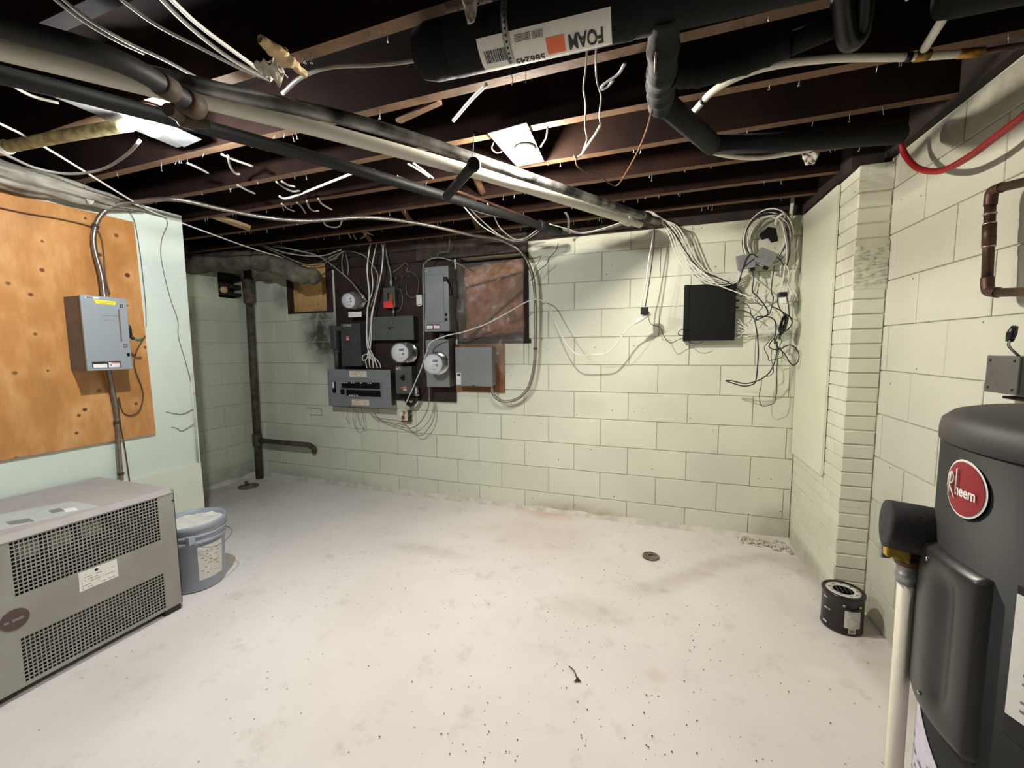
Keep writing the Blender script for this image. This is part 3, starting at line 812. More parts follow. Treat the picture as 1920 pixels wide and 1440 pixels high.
mb('foam_black').tube([PZ(1470, 88, 2.08), PZ(1568, 46, 2.09)], 0.028, 16).build('foam_sleeve', t2)
mb('black_plastic').curve([PZ(1575, -40, 2.12), PZ(1582, 40, 2.06), PZ(1592, 78, 2.03), PZ(1612, 60, 2.05), PZ(1622, -30, 2.12)], 0.022, 14, 6).build('hanging_bend', t2)
mb('foam_black').lathe([(0.06, 0), (0.062, 0.02), (0.06, 0.3)], 24, PZ(1780, -30, 2.06) , (1, 0.05, 0)).build('foam_sleeve', t2)

pw = thing('water_line', 'white plastic water line curving under the joists with a tee and brass fitting', 'pipe', PZ(1700, 105, 2.10))
mb('pex_white').curve([PZ(1300, 210, 2.09), PZ(1345, 165, 2.10), PZ(1430, 128, 2.105), PZ(1560, 110, 2.11), PZ(1700, 107, 2.11), PZ(1800, 101, 2.11)], 0.0105, 12, 8).build('tube', pw)
mb('pex_white').tube([PZ(1733, 92, 2.11), PZ(1784, 10, 2.12)], 0.0105, 12).build('tube', pw)
mb('brass').tube([PZ(1716, 106, 2.11), PZ(1742, 103, 2.11)], 0.014, 12).build('tee', pw)
mb('brass').tube([PZ(1798, 101, 2.11), PZ(1842, 97, 2.11)], 0.0125, 12).build('fitting', pw)
mb('copper_old').tube([PZ(1840, 97, 2.112), PZ(1935, 82, 2.115)], 0.008, 10).build('tube', pw)
for q in ((1320, 188), (1704, 107)): mb('black_matte').lathe([(0.0125, -0.005), (0.0125, 0.005)], 12, PZ(q[0], q[1], 2.105 if q[0] > 1500 else 2.095), (PZ(q[0] + 8, q[1] - (1 if q[0] > 1500 else 8), 2.1) - PZ(q[0], q[1], 2.1)).normalized()).build('clamp_ring', pw)
pipe('water_line', 'thin white water line looping under the grey foam branch to the chimney', [PZ(1290, 225, 2.13), PZ(1300, 262, 2.11), PZ(1345, 288, 2.09), PZ(1420, 296, 2.085), PZ(1500, 284, 2.09), PZ(1555, 268, 2.10)], 0.009, 'pex_white', sides=12)
pipe('water_line', 'red plastic water line drooping along the right wall', [R(1688, 262, 0.10), R(1697, 290, 0.09), R(1722, 316, 0.085), R(1765, 320, 0.085), R(1815, 295, 0.085), R(1860, 262, 0.08), R(1930, 208, 0.08), R(2050, 100, 0.07)], 0.0105, 'pex_red', sides=12)
# copper loop on the right wall
ct = thing('copper_pipe', 'tarnished copper pipe with two elbows standing off the right wall', 'pipe', R(1852, 552, 0.07))
c0, c1, c2, c3 = R(1935, 338, 0.07), R(1858, 356, 0.07), R(1850, 549, 0.07), R(1935, 547, 0.07)
def elb(p, a, b_, r): return [p + (a - p).normalized() * r, p + (a - p).normalized() * r * 0.45 + (b_ - p).normalized() * r * 0.05, p + (a - p).normalized() * r * 0.15 + (b_ - p).normalized() * r * 0.15, p + (b_ - p).normalized() * r * 0.45 + (a - p).normalized() * r * 0.05, p + (b_ - p).normalized() * r]
mb('copper_old').tube([c0 + (c0 - c1) * 3, c1 + (c0 - c1).normalized() * 0.03], 0.0125, 14).build('tube', ct)
mb('copper_old').tube([c1.lerp(c2, 0.1), c1.lerp(c2, 0.9)], 0.0125, 14).build('tube', ct)
mb('copper_old').tube([c2 + (c3 - c2).normalized() * 0.03, c3 + (c3 - c2) * 3], 0.0125, 14).build('tube', ct)
mb('copper_old').curve(elb(c1, c0, c2, 0.045), 0.0145, 14, 5).build('elbow', ct)
mb('copper_old').curve(elb(c2, c1, c3, 0.045), 0.0145, 14, 5).build('elbow', ct)
mb('copper_old').tube([c1.lerp(c2, 0.33), c1.lerp(c2, 0.55)], 0.0150, 14).build('coupling', ct)
for f in (0.235, 0.33, 0.55): mb('solder').lathe([(0.0140, -0.003), (0.0155, 0), (0.0140, 0.003)], 14, c1.lerp(c2, f), (c2 - c1)).build('solder_ring', ct)

# ------------------------------------------------------------------ junction box on the right wall
ja, jb = R(1853, 667, 0.065), R(1906, 741, 0.065)
jt = thing('junction_box', 'small grey metal junction box with a wire nut on the right wall', 'junction box', (XR - 0.03, (ja.y + jb.y) / 2, jb.z))
mb('jbox_grey').box((XR + 0.001, ja.y, jb.z), (XR - 0.062, jb.y, ja.z), 0.003).build('box', jt)
mb('jbox_grey').box((XR - 0.062, ja.y + 0.001, jb.z - 0.001), (XR - 0.067, jb.y - 0.001, ja.z + 0.001), 0.002).build('cover', jt)
for yy in (0.12, 0.88):
    for zz in (0.12, 0.88):
        mb('ink_black').lathe([(0.004, 0), (0.003, 0.002)], 10, (XR - 0.067, ja.y + (jb.y - ja.y) * yy, jb.z + (ja.z - jb.z) * zz), (-1, 0, 0)).build('screw', jt)
mb('cable_black').curve([Vector((XR - 0.04, ja.y * .4 + jb.y * .6, ja.z)), Vector((XR - 0.05, ja.y * .6 + jb.y * .4 + 0.0, ja.z + 0.03)), R(1900, 632, 0.05)], 0.003, 6).build('wire', jt)
mb('cable_grey').curve([Vector((XR - 0.035, ja.y * .5 + jb.y * .5, ja.z)), Vector((XR - 0.055, ja.y * .5 + jb.y * .5, ja.z + 0.03)), R(1896, 632, 0.05)], 0.002, 6).build('wire', jt)
mb('black_plastic').tube([R(1893, 640, 0.05), R(1897, 625, 0.05), R(1903, 612, 0.05)], [0.008, 0.011, 0.007], 10).build('wire_nut', jt)
mb('iron_dark').tube([Vector((XR - 0.03, jb.y + 0.012, ja.z)), Vector((XR - 0.03, jb.y + 0.012, ja.z + 0.03))], 0.011, 12).build('conduit_stub', jt)
mb('sill_dark').box((XR - 0.005, ja.y - 0.006, jb.z - 0.02), (XR - 0.03, jb.y - 0.05, jb.z - 0.012), 0.002).build('mounting_strip', jt)

# ================================================================== CHIMNEY PANEL
pa = PX(1541, 889, XC - 0.016); pb = PX(1567, 341, XC - 0.016)
m = mb('panel_board'); m.box((XC - 0.003, 2.555, 0.604), (XC - 0.016, D - 0.012, 2.095), 0.0015)
tag(m.build('wall_panel'), 'tall painted board fixed to the chimney side beside the cable tangle', 'panel')

# ================================================================== LEFT PARTITION FITTINGS
m = mb('plywood_varnished')
m.prism([(XL + 0.001, 1.588, 0.798), (XL + 0.001, 1.570, 2.035), (XL + 0.001, -0.6, 2.035), (XL + 0.001, -0.6, 0.798)], (0.016, 0, 0))
tag(m.build('plywood_board'), 'large orange varnished plywood backboard on the left wall', 'board')
m = mb('drywall_board'); m.prism([(XL + 0.001, 1.836, 0.0), (XL + 0.001, 1.834, 0.552), (XL + 0.001, 0.2, 0.552), (XL + 0.001, 0.2, 0.0)], (0.012, 0, 0))
tag(m.build('skirting_board'), 'pale low board at the foot of the left wall behind the bucket', 'board')
m = mb('pvc_white'); m.tube([L(358, 700, 0.012), L(364, 770, 0.012), L(371, 866, 0.012)], 0.006, 8)
tag(m.build('edge_strip'), 'narrow white strip standing at the end of the left wall', 'strip')
# wrapped plastic roll lying along the wall top
g = mb('wrap_plastic')
def roll(u, v):
    y = 0.55 + 1.05 * u; a = 2 * math.pi * v
    r = 0.075 * (1 - 0.55 * u) * min(1, 6 * (1 - u) + 0.05) * (1 + 0.35 * nz((y * 7, math.cos(a) * 2, math.sin(a) * 2), 1.0)) + 0.008 * math.sin(8 * a + y * 14)
    return Vector((XL + 0.10 - 0.04 * u + r * math.cos(a) * 1.2, y, 2.085 + 0.02 * u + r * math.sin(a)))
g.grid(40, 36, roll)
tag(g.build('plastic_roll'), 'crumpled grey plastic wrapping along the top of the left wall', 'plastic wrap')
g = mb('cloth_grey'); c_ = L(168, 372, 0.10)
g.grid(8, 8, lambda u, v: c_ + Vector((0.012 * nz((u * 3, v * 3, 1)), 0.05 * (u - 0.5) * (1 - 0.5 * v), 0.06 * (0.5 - v) + 0.012 * nz((u * 4, v * 4, 5)))), (0.003, 0, 0))
tag(g.build('paper_scrap'), 'white paper scrap hanging below the plastic wrapping', 'scrap')

# safety switch on the plywood
bx0, bx1 = 1.232, 1.421; bz0, bz1 = 1.199, 1.579; xf = XL + 0.017; xo = xf + 0.153
dt = thing('disconnect_switch', 'grey safety switch box with yellow sticker on the orange plywood', 'switch box', (xf, (bx0 + bx1) / 2, bz0))
mb('disconnect_side').box((xf, bx0 + 0.004, bz0 + 0.004), (xo - 0.012, bx1 - 0.004, bz1 - 0.004), 0.002).build('box', dt)
mb('disconnect_grey').box((xo - 0.014, bx0, bz0), (xo, bx1, bz1), 0.003).build('door', dt)
DOOR = dt.children[-1] if dt.children else None
def dmap(y, z, k=0.0012): return lambda x, v: Vector((xo + k, y + x, z + v))
m = mb('yellow_tag'); m.prism([(xo, 1.283, bz1 - 0.018), (xo, 1.372, bz1 - 0.022), (xo, 1.370, bz1 - 0.040), (xo, 1.290, bz1 - 0.038)], (0.0008, 0, 0)); yl = m.build('sticker', dt)
mb('logo_brown').dashes(dmap(1.292, bz1 - 0.030), 0.072, 0.0022, 1).dashes(dmap(1.296, bz1 - 0.036), 0.066, 0.0018, 2).build('print', yl)
mb('white_paper').box((xo, 1.250, bz1 - 0.014), (xo + 0.0008, 1.306, bz1 - 0.006)).build('nameplate', dt)
mb('ink_black').text('SIEMENS', dmap(1.253, bz1 - 0.0128, 0.0014), 0.0075, 0.0003).build('print', dt)
m = mb('ink_black'); m.box((xo, 1.252, bz0 + 0.012), (xo + 0.0008, 1.370, bz0 + 0.046)); lb = m.build('warning_label', dt)
mb('white_paper').box((xo + 0.0008, 1.256, bz0 + 0.014), (xo + 0.0014, 1.312, bz0 + 0.034)).build('print', lb)
mb('white_paper').box((xo + 0.0008, 1.318, bz0 + 0.014), (xo + 0.0014, 1.366, bz0 + 0.040)).build('print', lb)
mb('pink_mark').box((xo + 0.0013, 1.330, bz0 + 0.034), (xo + 0.0018, 1.366, bz0 + 0.040)).build('print', lb)
m = mb('ink_black'); z_ = bz0 + 0.018; m.prism([(xo + 0.0015, 1.330, z_), (xo + 0.0015, 1.324, z_ + 0.010), (xo + 0.0015, 1.328, z_ + 0.010), (xo + 0.0015, 1.326, z_ + 0.018), (xo + 0.0015, 1.332, z_ + 0.008), (xo + 0.0015, 1.328, z_ + 0.008)], (0.0006, 0, 0)); m.build('print', lb)
mb('ink_black').box((xo, bx1 - 0.032, bz1 - 0.052), (xo + 0.001, bx1 - 0.020, bz1 - 0.034)).build('on_mark', dt)
mb('white_paper').box((xo + 0.001, bx1 - 0.0275, bz1 - 0.049), (xo + 0.0015, bx1 - 0.0245, bz1 - 0.037)).build('on_mark', dt)
mb('ink_black').box((xo, bx1 - 0.032, bz0 + 0.118), (xo + 0.001, bx1 - 0.016, bz0 + 0.136)).build('off_mark', dt)
mb('white_paper').lathe([(0.006, 0), (0.006, 0.0006)], 14, (xo + 0.001, bx1 - 0.024, bz0 + 0.127), (1, 0, 0)).build('off_mark', dt)
mb('ink_black').lathe([(0.003, 0), (0.003, 0.0006)], 14, (xo + 0.0016, bx1 - 0.024, bz0 + 0.127), (1, 0, 0)).build('off_mark', dt)
mb('disconnect_side').box((xo, bx1 - 0.042, bz0 + 0.15), (xo + 0.0025, bx1 - 0.036, bz1 - 0.06)).build('door_channel', dt)
mb('ink_faint').dashes(dmap(1.28, bz1 - 0.098), 0.10, 0.0022, 5, 0.7).build('handwriting', dt)
mb('ink_faint').dashes(dmap(1.305, bz1 - 0.122), 0.07, 0.0022, 8, 0.7).build('handwriting', dt)
mb('black_matte').box((xo - 0.01, bx1 - 0.02, bz0 + 0.07), (xo + 0.003, bx1 - 0.008, bz0 + 0.088), 0.002).build('latch', dt)
mb('black_plastic').curve([Vector((xo - 0.05, bx1, bz1 - 0.13)), Vector((xo - 0.03, bx1 + 0.016, bz1 - 0.15)), Vector((xo - 0.03, bx1 + 0.02, bz1 - 0.20)), Vector((xo - 0.02, bx1 + 0.03, bz1 - 0.215))], 0.008, 10).build('handle', dt)
mb('green_wire').curve([Vector((xo - 0.02, bx1 + 0.03, bz1 - 0.215)), Vector((xo - 0.01, bx1 + 0.045, bz1 - 0.222)), Vector((xo - 0.01, bx1 + 0.062, bz1 - 0.218))], 0.006, 8).build('handle_grip', dt)

# armoured conduits
def bx(name, label, pts, r=0.0115, matname='steel_conduit', pitch=0.0085, extra=None):
    P = catmull(pts, 30); L_ = [0.0]
    for a, b_ in zip(P, P[1:]): L_.append(L_[-1] + (b_ - a).length)
    n = int(L_[-1] / (pitch / 3)); Q = []; j = 0
    for i in range(n + 1):
        d_ = L_[-1] * i / n
        while j < len(L_) - 2 and L_[j + 1] < d_: j += 1
        f = (d_ - L_[j]) / max(1e-9, L_[j + 1] - L_[j]); Q.append(P[j].lerp(P[j + 1], f))
    t = thing(name, label, 'conduit', min(Q, key=lambda q: q.z))
    mb(matname).tube(Q, r, 10, rfun=lambda i, n_: r * (0.90, 1.06, 1.04)[i % 3]).build('armour', t)
    for f in (extra or ()):
        i = int(f * (len(Q) - 2)); d_ = (Q[i + 1] - Q[i]).normalized()
        mb('iron_rust').lathe([(r * 1.1, -0.008), (r * 1.35, -0.006), (r * 1.35, 0.006), (r * 1.1, 0.008)], 12, Q[i], d_).build('clamp', t)
    return t
xm = XL + 0.085
bx('armoured_conduit', 'long armoured conduit sweeping from the safety switch across to the square box',
   [Vector((xm, 1.37, bz1)), PX(190, 515, xm - 0.02), PX(178, 470, XL + 0.05), PX(176, 440, XL + 0.045), PX(186, 408, XL + 0.05), PX(212, 386, XL + 0.08), PZ(262, 377, 2.115), PZ(330, 374, 2.12), PZ(420, 393, 2.12), PZ(500, 408, 2.12), PZ(580, 414, 2.115), PZ(690, 408, 2.125), PZ(790, 420, 2.115),
    PY(880, 440, 2.70), PY(940, 451, 2.93), B(978, 474, 0.08), B(998, 515, 0.07), B(1004, 570, 0.06), B(1004, 640, 0.055), B(1001, 690, 0.055), B(990, 728, 0.06), B(968, 749, 0.065), B(942, 752, 0.07), B(926, 741, 0.075), B(921, 722, 0.075)],
   extra=(0.085, 0.84))
bx('armoured_conduit', 'short armoured conduit dropping from the safety switch behind the transformer',
   [Vector((xm - 0.03, 1.37, bz0)), L(216, 760, 0.035), L(220, 800, 0.03), L(223, 850, 0.03), L(227, 898, 0.04), L(228, 930, 0.05)], extra=(0.42, 0.83))

def cable(label, pts, r=0.0035, matname='cable_white', name='cable', cat='cable', group=None, n=6, sides=7):
    return tag(mb(matname).curve(pts, r, sides, n).build(name), label, cat, group)
cable('thin brown wire looping beside the safety switch down to the transformer', [L(272, 630, 0.02), L(255, 660, 0.03), L(253, 690, 0.035), L(268, 735, 0.03), L(262, 768, 0.03), L(245, 779, 0.025), L(230, 772, 0.02), L(222, 745, 0.02), L(225, 790, 0.02), L(234, 840, 0.02), L(240, 880, 0.02), L(243, 902, 0.02)], 0.003, 'cable_brown', 'wire', 'wire')
cable('dark wire strung along the top of the plywood into the switch conduit', [L(-60, 375, 0.03), L(40, 398, 0.03), L(110, 410, 0.03), L(165, 423, 0.03), L(186, 436, 0.03), L(194, 470, 0.03), L(198, 520, 0.03), L(206, 552, 0.05)], 0.003, 'cable_brown', 'wire', 'wire')
cable('thin grey wire hanging along the right edge of the plywood', [L(238, 392, 0.015), L(252, 415, 0.015), L(262, 470, 0.02), L(268, 520, 0.022), L(273, 570, 0.022), L(274, 610, 0.022)], 0.0022, 'cable_dull', 'wire', 'wire')
cable('thin grey wire wandering down the end of the left wall', [L(308, 405, 0.006), L(314, 420, 0.008), L(303, 450, 0.008), L(303, 490, 0.008), L(318, 555, 0.008), L(333, 600, 0.008), L(334, 630, 0.008), L(344, 665, 0.008), L(357, 712, 0.012), L(364, 740, 0.012)], 0.0022, 'cable_dull', 'wire', 'wire')
cable('short upper wire whisker on the left wall end', [L(311, 772, 0.002), L(330, 776, 0.004), L(345, 776, 0.004), L(366, 764, 0.01)], 0.002, 'cable_dull', 'wire', 'wire')
cable('short lower wire whisker on the left wall end', [L(322, 801, 0.002), L(332, 803, 0.004), L(342, 808, 0.004), L(366, 793, 0.01)], 0.002, 'cable_dull', 'wire', 'wire')

# ================================================================== METER BOARD ON THE BACK WALL
YBD = D - 0.020       # face of the backboard
m = mb('board_brown'); m.box((-2.79, D - 0.001, 0.845), (-1.578, YBD, 2.018), 0.002)
tag(m.build('meter_backboard'), 'dark brown stained backboard carrying the meters and panels', 'board')
m = mb('wood_raw'); m.box((-1.574, D - 0.001, 0.94), (-1.146, YBD, 1.328), 0.002)
tag(m.build('backboard_extension'), 'smaller raw wood board behind the square grey box', 'board')

def front(bb, depth):
    """box front rectangle measured on its own front plane: x0,x1,z0,z1,y"""
    y = YBD - depth; a, c = PY(bb[0], bb[1], y), PY(bb[2], bb[3], y)
    return a.x, c.x, c.z, a.z, y
def ebox(name, label, cat, bb, depth, mbody, mfront, lid=0.006, over=0.003):
    x0, x1, z0, z1, y = front(bb, depth)
    t = thing(name, label, cat, ((x0 + x1) / 2, YBD, z0))
    mb(mbody).box((x0 + over, YBD, z0 + over), (x1 - over, y + lid, z1 - over), 0.002).build('box', t)
    mb(mfront).box((x0, y + lid + 0.001, z0), (x1, y, z1), 0.003).build('cover', t)
    return t, x0, x1, z0, z1, y
def bmap(x, z, y, k=0.0012): return lambda u, v: Vector((x + u, y - k, z + v))
def flat(m, x0, x1, z0, z1, y, k=0.0008): m.box((x0, y, z0), (x1, y - k, z1)); return m

# breaker panel
t, x0, x1, z0, z1, y = ebox('breaker_panel', 'wide grey breaker panel with two rows of black breakers', 'breaker panel', (613, 692, 734, 766), 0.095, 'metal_box_dark', 'metal_box', 0.006, 0.02)
W_, H_ = x1 - x0, z1 - z0
mb('metal_box').box((x0 + 0.14 * W_, y, z0 + 0.25 * H_), (x0 + 0.87 * W_, y - 0.006, z0 + 0.74 * H_), 0.004).build('raised_deadfront', t)
yy = y - 0.0062
def breakers(n, xa, xb, za, zb_, label_top):
    wd = (xb - xa) / n
    mb('void_black').box((xa - 0.002, yy + 0.001, za), (xb + 0.002, yy - 0.001, zb_)).build('breaker_slot', t)
    for k in range(n):
        o = mb('black_plastic').box((xa + k * wd + 0.001, yy - 0.0005, za + 0.002), (xa + (k + 1) * wd - 0.001, yy - 0.008, zb_ - 0.002), 0.0015).build('breaker', t)
        zc = (za + zb_) / 2
        mb('black_matte').box((xa + k * wd + wd * 0.25, yy - 0.008, zc - 0.006), (xa + (k + 1) * wd - wd * 0.25, yy - 0.014, zc + 0.004), 0.001).build('toggle', o)
        if k in label_top[1]:
            zt = zb_ - 0.010 if label_top[0] else za + 0.004
            mb('white_paper').box((xa + k * wd + wd * 0.18, yy - 0.008, zt), (xa + (k + 1) * wd - wd * 0.18, yy - 0.0088, zt + 0.007)).build('number_tag', o)
breakers(16, x0 + 0.245 * W_, x0 + 0.845 * W_, z0 + 0.495 * H_, z0 + 0.665 * H_, (True, (0, 1, 2, 4, 5, 8, 11, 12)))
breakers(14, x0 + 0.32 * W_, x0 + 0.85 * W_, z0 + 0.29 * H_, z0 + 0.46 * H_, (False, (1, 2, 3, 4)))
breakers(1, x0 + 0.225 * W_, x0 + 0.28 * W_, z0 + 0.32 * H_, z0 + 0.46 * H_, (False, ()))
yy = y
mb('black_plastic').box((x0 + 0.085 * W_, y, z0 + 0.36 * H_), (x0 + 0.145 * W_, y - 0.008, z0 + 0.66 * H_), 0.0015).build('main_breaker', t)
mb('white_paper').box((x0 + 0.092 * W_, y - 0.008, z0 + 0.49 * H_), (x0 + 0.122 * W_, y - 0.0095, z0 + 0.65 * H_)).build('number_tag', t)
for (a, c, e, g_) in ((0.37, 0.64, 0.80, 0.955), (0.39, 0.66, 0.045, 0.195)):
    o = flat(mb('cream_paper'), x0 + a * W_, x0 + c * W_, z0 + e * H_, z0 + g_ * H_, y).build('directory_label', t)
    pm = mb('logo_brown')
    for r_ in range(4): pm.dashes(bmap(x0 + (a + 0.02) * W_, z0 + (e + 0.02 + 0.032 * r_) * H_, y), (c - a - 0.05) * W_, 0.003, 20 + r_, 0.6)
    pm.build('print', o)
for fx, fz in ((0.03, 0.88), (0.33, 0.965), (0.96, 0.86), (0.04, 0.15), (0.35, 0.03), (0.965, 0.12)):
    mb('ink_black').lathe([(0.005, 0), (0.004, 0.0025)], 10, (x0 + fx * W_, y, z0 + fz * H_), (0, -1, 0)).build('screw', t)

# old fuse box with elbow fitting
t, x0, x1, z0, z1, y = ebox('fuse_box', 'tall dark old switch box marked STORE above the breaker panel', 'switch box', (638, 607, 678, 687), 0.09, 'metal_box_dark', 'metal_box_dark')
mb('white_paint').text('STORE', bmap(x0 + 0.03, z1 - 0.028, y), 0.030).build('lettering', t)
mb('metal_box_dark').box((x1 - 0.085, y, z0 + 0.07), (x1 - 0.05, y - 0.005, z1 - 0.12), 0.002).build('handle_ridge', t)
o = flat(mb('logo_brown'), x0 + 0.035, x0 + 0.098, z0 + 0.225, z0 + 0.275, y).build('nameplate', t)
flat(mb('pink_mark'), x0 + 0.062, x0 + 0.09, z0 + 0.232, z0 + 0.268, y - 0.0008).build('print', o)
flat(mb('cream_paper'), x0 + 0.062, x0 + 0.09, z0 + 0.232, z0 + 0.242, y - 0.0016).build('print', o)
et = thing('conduit_elbow', 'grey conduit elbow fitting with pipe left of the STORE switch box', 'conduit', (x0 - 0.06, YBD - 0.04, 1.12))
ea = PY(620, 611, YBD - 0.065); eb = PY(633, 655, YBD - 0.065)
mb('metal_box_dark').box((ea.x, YBD - 0.03, eb.z), (eb.x, YBD - 0.085, ea.z), 0.012).build('fitting_body', et)
mb('metal_box_dark').box((eb.x - 0.004, YBD - 0.04, ea.z - 0.05), (x0 + 0.004, YBD - 0.075, ea.z - 0.005), 0.006).build('fitting_arm', et)
cxx = (ea.x + eb.x) / 2 + 0.012
mb('metal_box_dark').lathe([(0.026, 0), (0.026, -0.02), (0.030, -0.022), (0.030, -0.04), (0.022, -0.042)], 14, (cxx, YBD - 0.057, eb.z + 0.008)).build('nut', et)
mb('metal_box_dark').tube([Vector((cxx, YBD - 0.057, eb.z)), Vector((cxx, YBD - 0.057, 1.115))], 0.021, 14).build('pipe', et)

# wide trough box
t, x0, x1, z0, z1, y = ebox('splitter_box', 'wide flat dark grey splitter box in the middle of the meter board', 'electrical box', (690, 595, 776, 637), 0.08, 'metal_box_dark', 'metal_box_old')
m = mb('ink_black'); xc = (x0 + x1) / 2; zc = (z0 + z1) / 2
m.box((xc - 0.03, y, zc - 0.0), (xc + 0.03, y - 0.001, zc + 0.010)).box((xc - 0.016, y, zc - 0.014), (xc + 0.002, y - 0.001, zc)); m.build('emblem', t)
mb('chrome').curve([Vector((xc - 0.012, y - 0.002, z1 - 0.06)), Vector((xc - 0.014, y - 0.006, z1 - 0.03)), Vector((xc, y - 0.008, z1 - 0.02)), Vector((xc + 0.012, y - 0.006, z1 - 0.03)), Vector((xc + 0.010, y - 0.002, z1 - 0.06))], 0.0025, 8).build('latch', t)

# tall safety switch
t, x0, x1, z0, z1, y = ebox('disconnect_switch', 'tall grey safety switch at the top of the meter board', 'switch box', (793, 502, 843, 621), 0.15, 'metal_box_side', 'metal_box', 0.01)
W_, H_ = x1 - x0, z1 - z0
mb('metal_box').box((x0 + 0.06 * W_, y, z0 + 0.14 * H_), (x0 + 0.80 * W_, y - 0.004, z0 + 0.88 * H_), 0.003).build('door_relief', t)
flat(mb('ink_grey'), x0 + 0.05 * W_, x0 + 0.28 * W_, z1 - 0.034, z1 - 0.018, y).build('nameplate', t)
mb('white_paper').text('SIEMENS', bmap(x0 + 0.058 * W_, z1 - 0.030, y), 0.0095).build('print', t)
o = flat(mb('ink_black'), x0 + 0.07 * W_, x0 + 0.62 * W_, z0 + 0.035 * H_, z0 + 0.115 * H_, y).build('warning_label', t)
flat(mb('white_paper'), x0 + 0.09 * W_, x0 + 0.33 * W_, z0 + 0.042 * H_, z0 + 0.095 * H_, y - 0.0008).build('print', o)
flat(mb('white_paper'), x0 + 0.37 * W_, x0 + 0.60 * W_, z0 + 0.042 * H_, z0 + 0.105 * H_, y - 0.0008).build('print', o)
flat(mb('pink_mark'), x0 + 0.44 * W_, x0 + 0.60 * W_, z0 + 0.088 * H_, z0 + 0.105 * H_, y - 0.0016).build('print', o)
mb('black_plastic').box((x1 - 0.040, y, z1 - 0.12), (x1 - 0.008, y - 0.012, z1 - 0.085), 0.003).box((x1 + 0.0, y + 0.02, z1 - 0.22), (x1 + 0.018, y + 0.045, z1 - 0.10), 0.003).tube([Vector((x1 - 0.01, y - 0.004, z1 - 0.10)), Vector((x1 + 0.010, y + 0.02, z1 - 0.18)), Vector((x1 + 0.014, y + 0.0, z1 - 0.22))], 0.008, 8).build('handle', t)
for zf in (0.235, 0.16): mb('black_matte').box((x1 - 0.036, y, z0 + zf * H_), (x1 - 0.018, y - 0.006, z0 + zf * H_ + 0.022), 0.002).build('latch', t)

# meters
def meter(t, c, base, rface, rbase, socket=None):
    """glass-domed electricity meter: c face centre, base ring centre"""
    c, base = Vector(c), Vector(base); ax = (c - base).normalized(); L_ = (c - base).length
    mb('chrome').lathe([(rbase * 1.07, 0.0), (rbase * 1.07, 0.012), (rbase, 0.016)], 28, base, ax).build('base_ring', t)
    mb('meter_can').lathe([(rface * 0.90, 0.016), (rface * 0.90, L_ - 0.006)], 28, base, ax).build('register_drum', t)
    o = mb('meter_face').lathe([(rface * 0.97, L_ - 0.006), (rface * 0.97, L_)], 28, base, ax).build('dial_face', t)
    flat(mb('lcd_grey'), c.x - rface * 0.10, c.x + rface * 0.52, c.z + rface * 0.18, c.z + rface * 0.44, c.y).build('display', o)
    pm = mb('ink_grey')
    for k, (xx, zz, ln) in enumerate(((-0.55, -0.1, 0.8), (-0.6, -0.28, 0.7), (-0.45, -0.55, 0.9), (-0.35, -0.66, 0.7))): pm.dashes(bmap(c.x + xx * rface, c.z + zz * rface, c.y), ln * rface, rface * 0.05, 40 + k, 0.75)
    pm.build('print', o)
    mb('ink_grey').lathe([(rface * 0.16, 0.0), (rface * 0.16, 0.001)], 14, c + Vector((rface * 0.42, -0.0002, -rface * 0.12)), (0, -1, 0)).build('sensor', o)
    mb('meter_glass').lathe([(rbase, 0.014), (rbase * 0.98, L_ * 0.5), (rface * 1.06, L_ + 0.006), (rface * 0.6, L_ + 0.012), (0, L_ + 0.014)], 28, base, ax).build('glass_cover', t)
mt = thing('electricity_meter', 'highest glass electricity meter with a white tag below it', 'meter', B(676, 600, 0.03))
meter(mt, PY(653, 564, YBD - 0.175), PY(671, 563, YBD - 0.03), 0.062, 0.078)
mb('metal_box_dark').lathe([(0.085, 0), (0.085, 0.032)], 24, PY(673, 563, YBD), (0, -1, 0)).build('socket', mt)
a, c = PY(653, 585, YBD - 0.10), PY(678, 594, YBD - 0.10)
mb('white_paper').box((a.x, YBD - 0.098, c.z), (c.x, YBD - 0.10, a.z)).build('tag', mt)
mb('cable_black').curve([PY(661, 598, YBD - 0.03), PY(660, 588, YBD - 0.09), PY(664, 581, YBD - 0.06)], 0.002, 6).build('tag_tie', mt)
mt = thing('electricity_meter', 'middle glass electricity meter above the APT. switch', 'meter', B(761, 685, 0.03))
meter(mt, PY(749.5, 661.5, YBD - 0.175), PY(766, 661, YBD - 0.03), 0.078, 0.088)
mb('metal_box_dark').lathe([(0.092, 0), (0.092, 0.032)], 24, PY(768, 661, YBD), (0, -1, 0)).build('socket', mt)
mb('green_wire').curve([PY(768, 668, YBD - 0.05), PY(776, 668, YBD - 0.06), PY(777, 660, YBD - 0.05), PY(773, 655, YBD - 0.04)], 0.005, 6).build('seal', mt)
t, x0, x1, z0, z1, y = ebox('electricity_meter', 'lowest electricity meter mounted on its own grey socket box', 'meter', (798, 637, 843, 726), 0.10, 'metal_box_side', 'metal_box', 0.008)
meter(t, PY(812, 682.5, y - 0.12), PY(822, 681, y - 0.004), 0.078, 0.088)
mb('galvanised').lathe([(0.03, 0), (0.03, 0.02), (0.024, 0.022), (0.024, 0.05)], 16, ((x0 + x1) / 2 + 0.02, y + 0.05, z1)).build('hub', t)

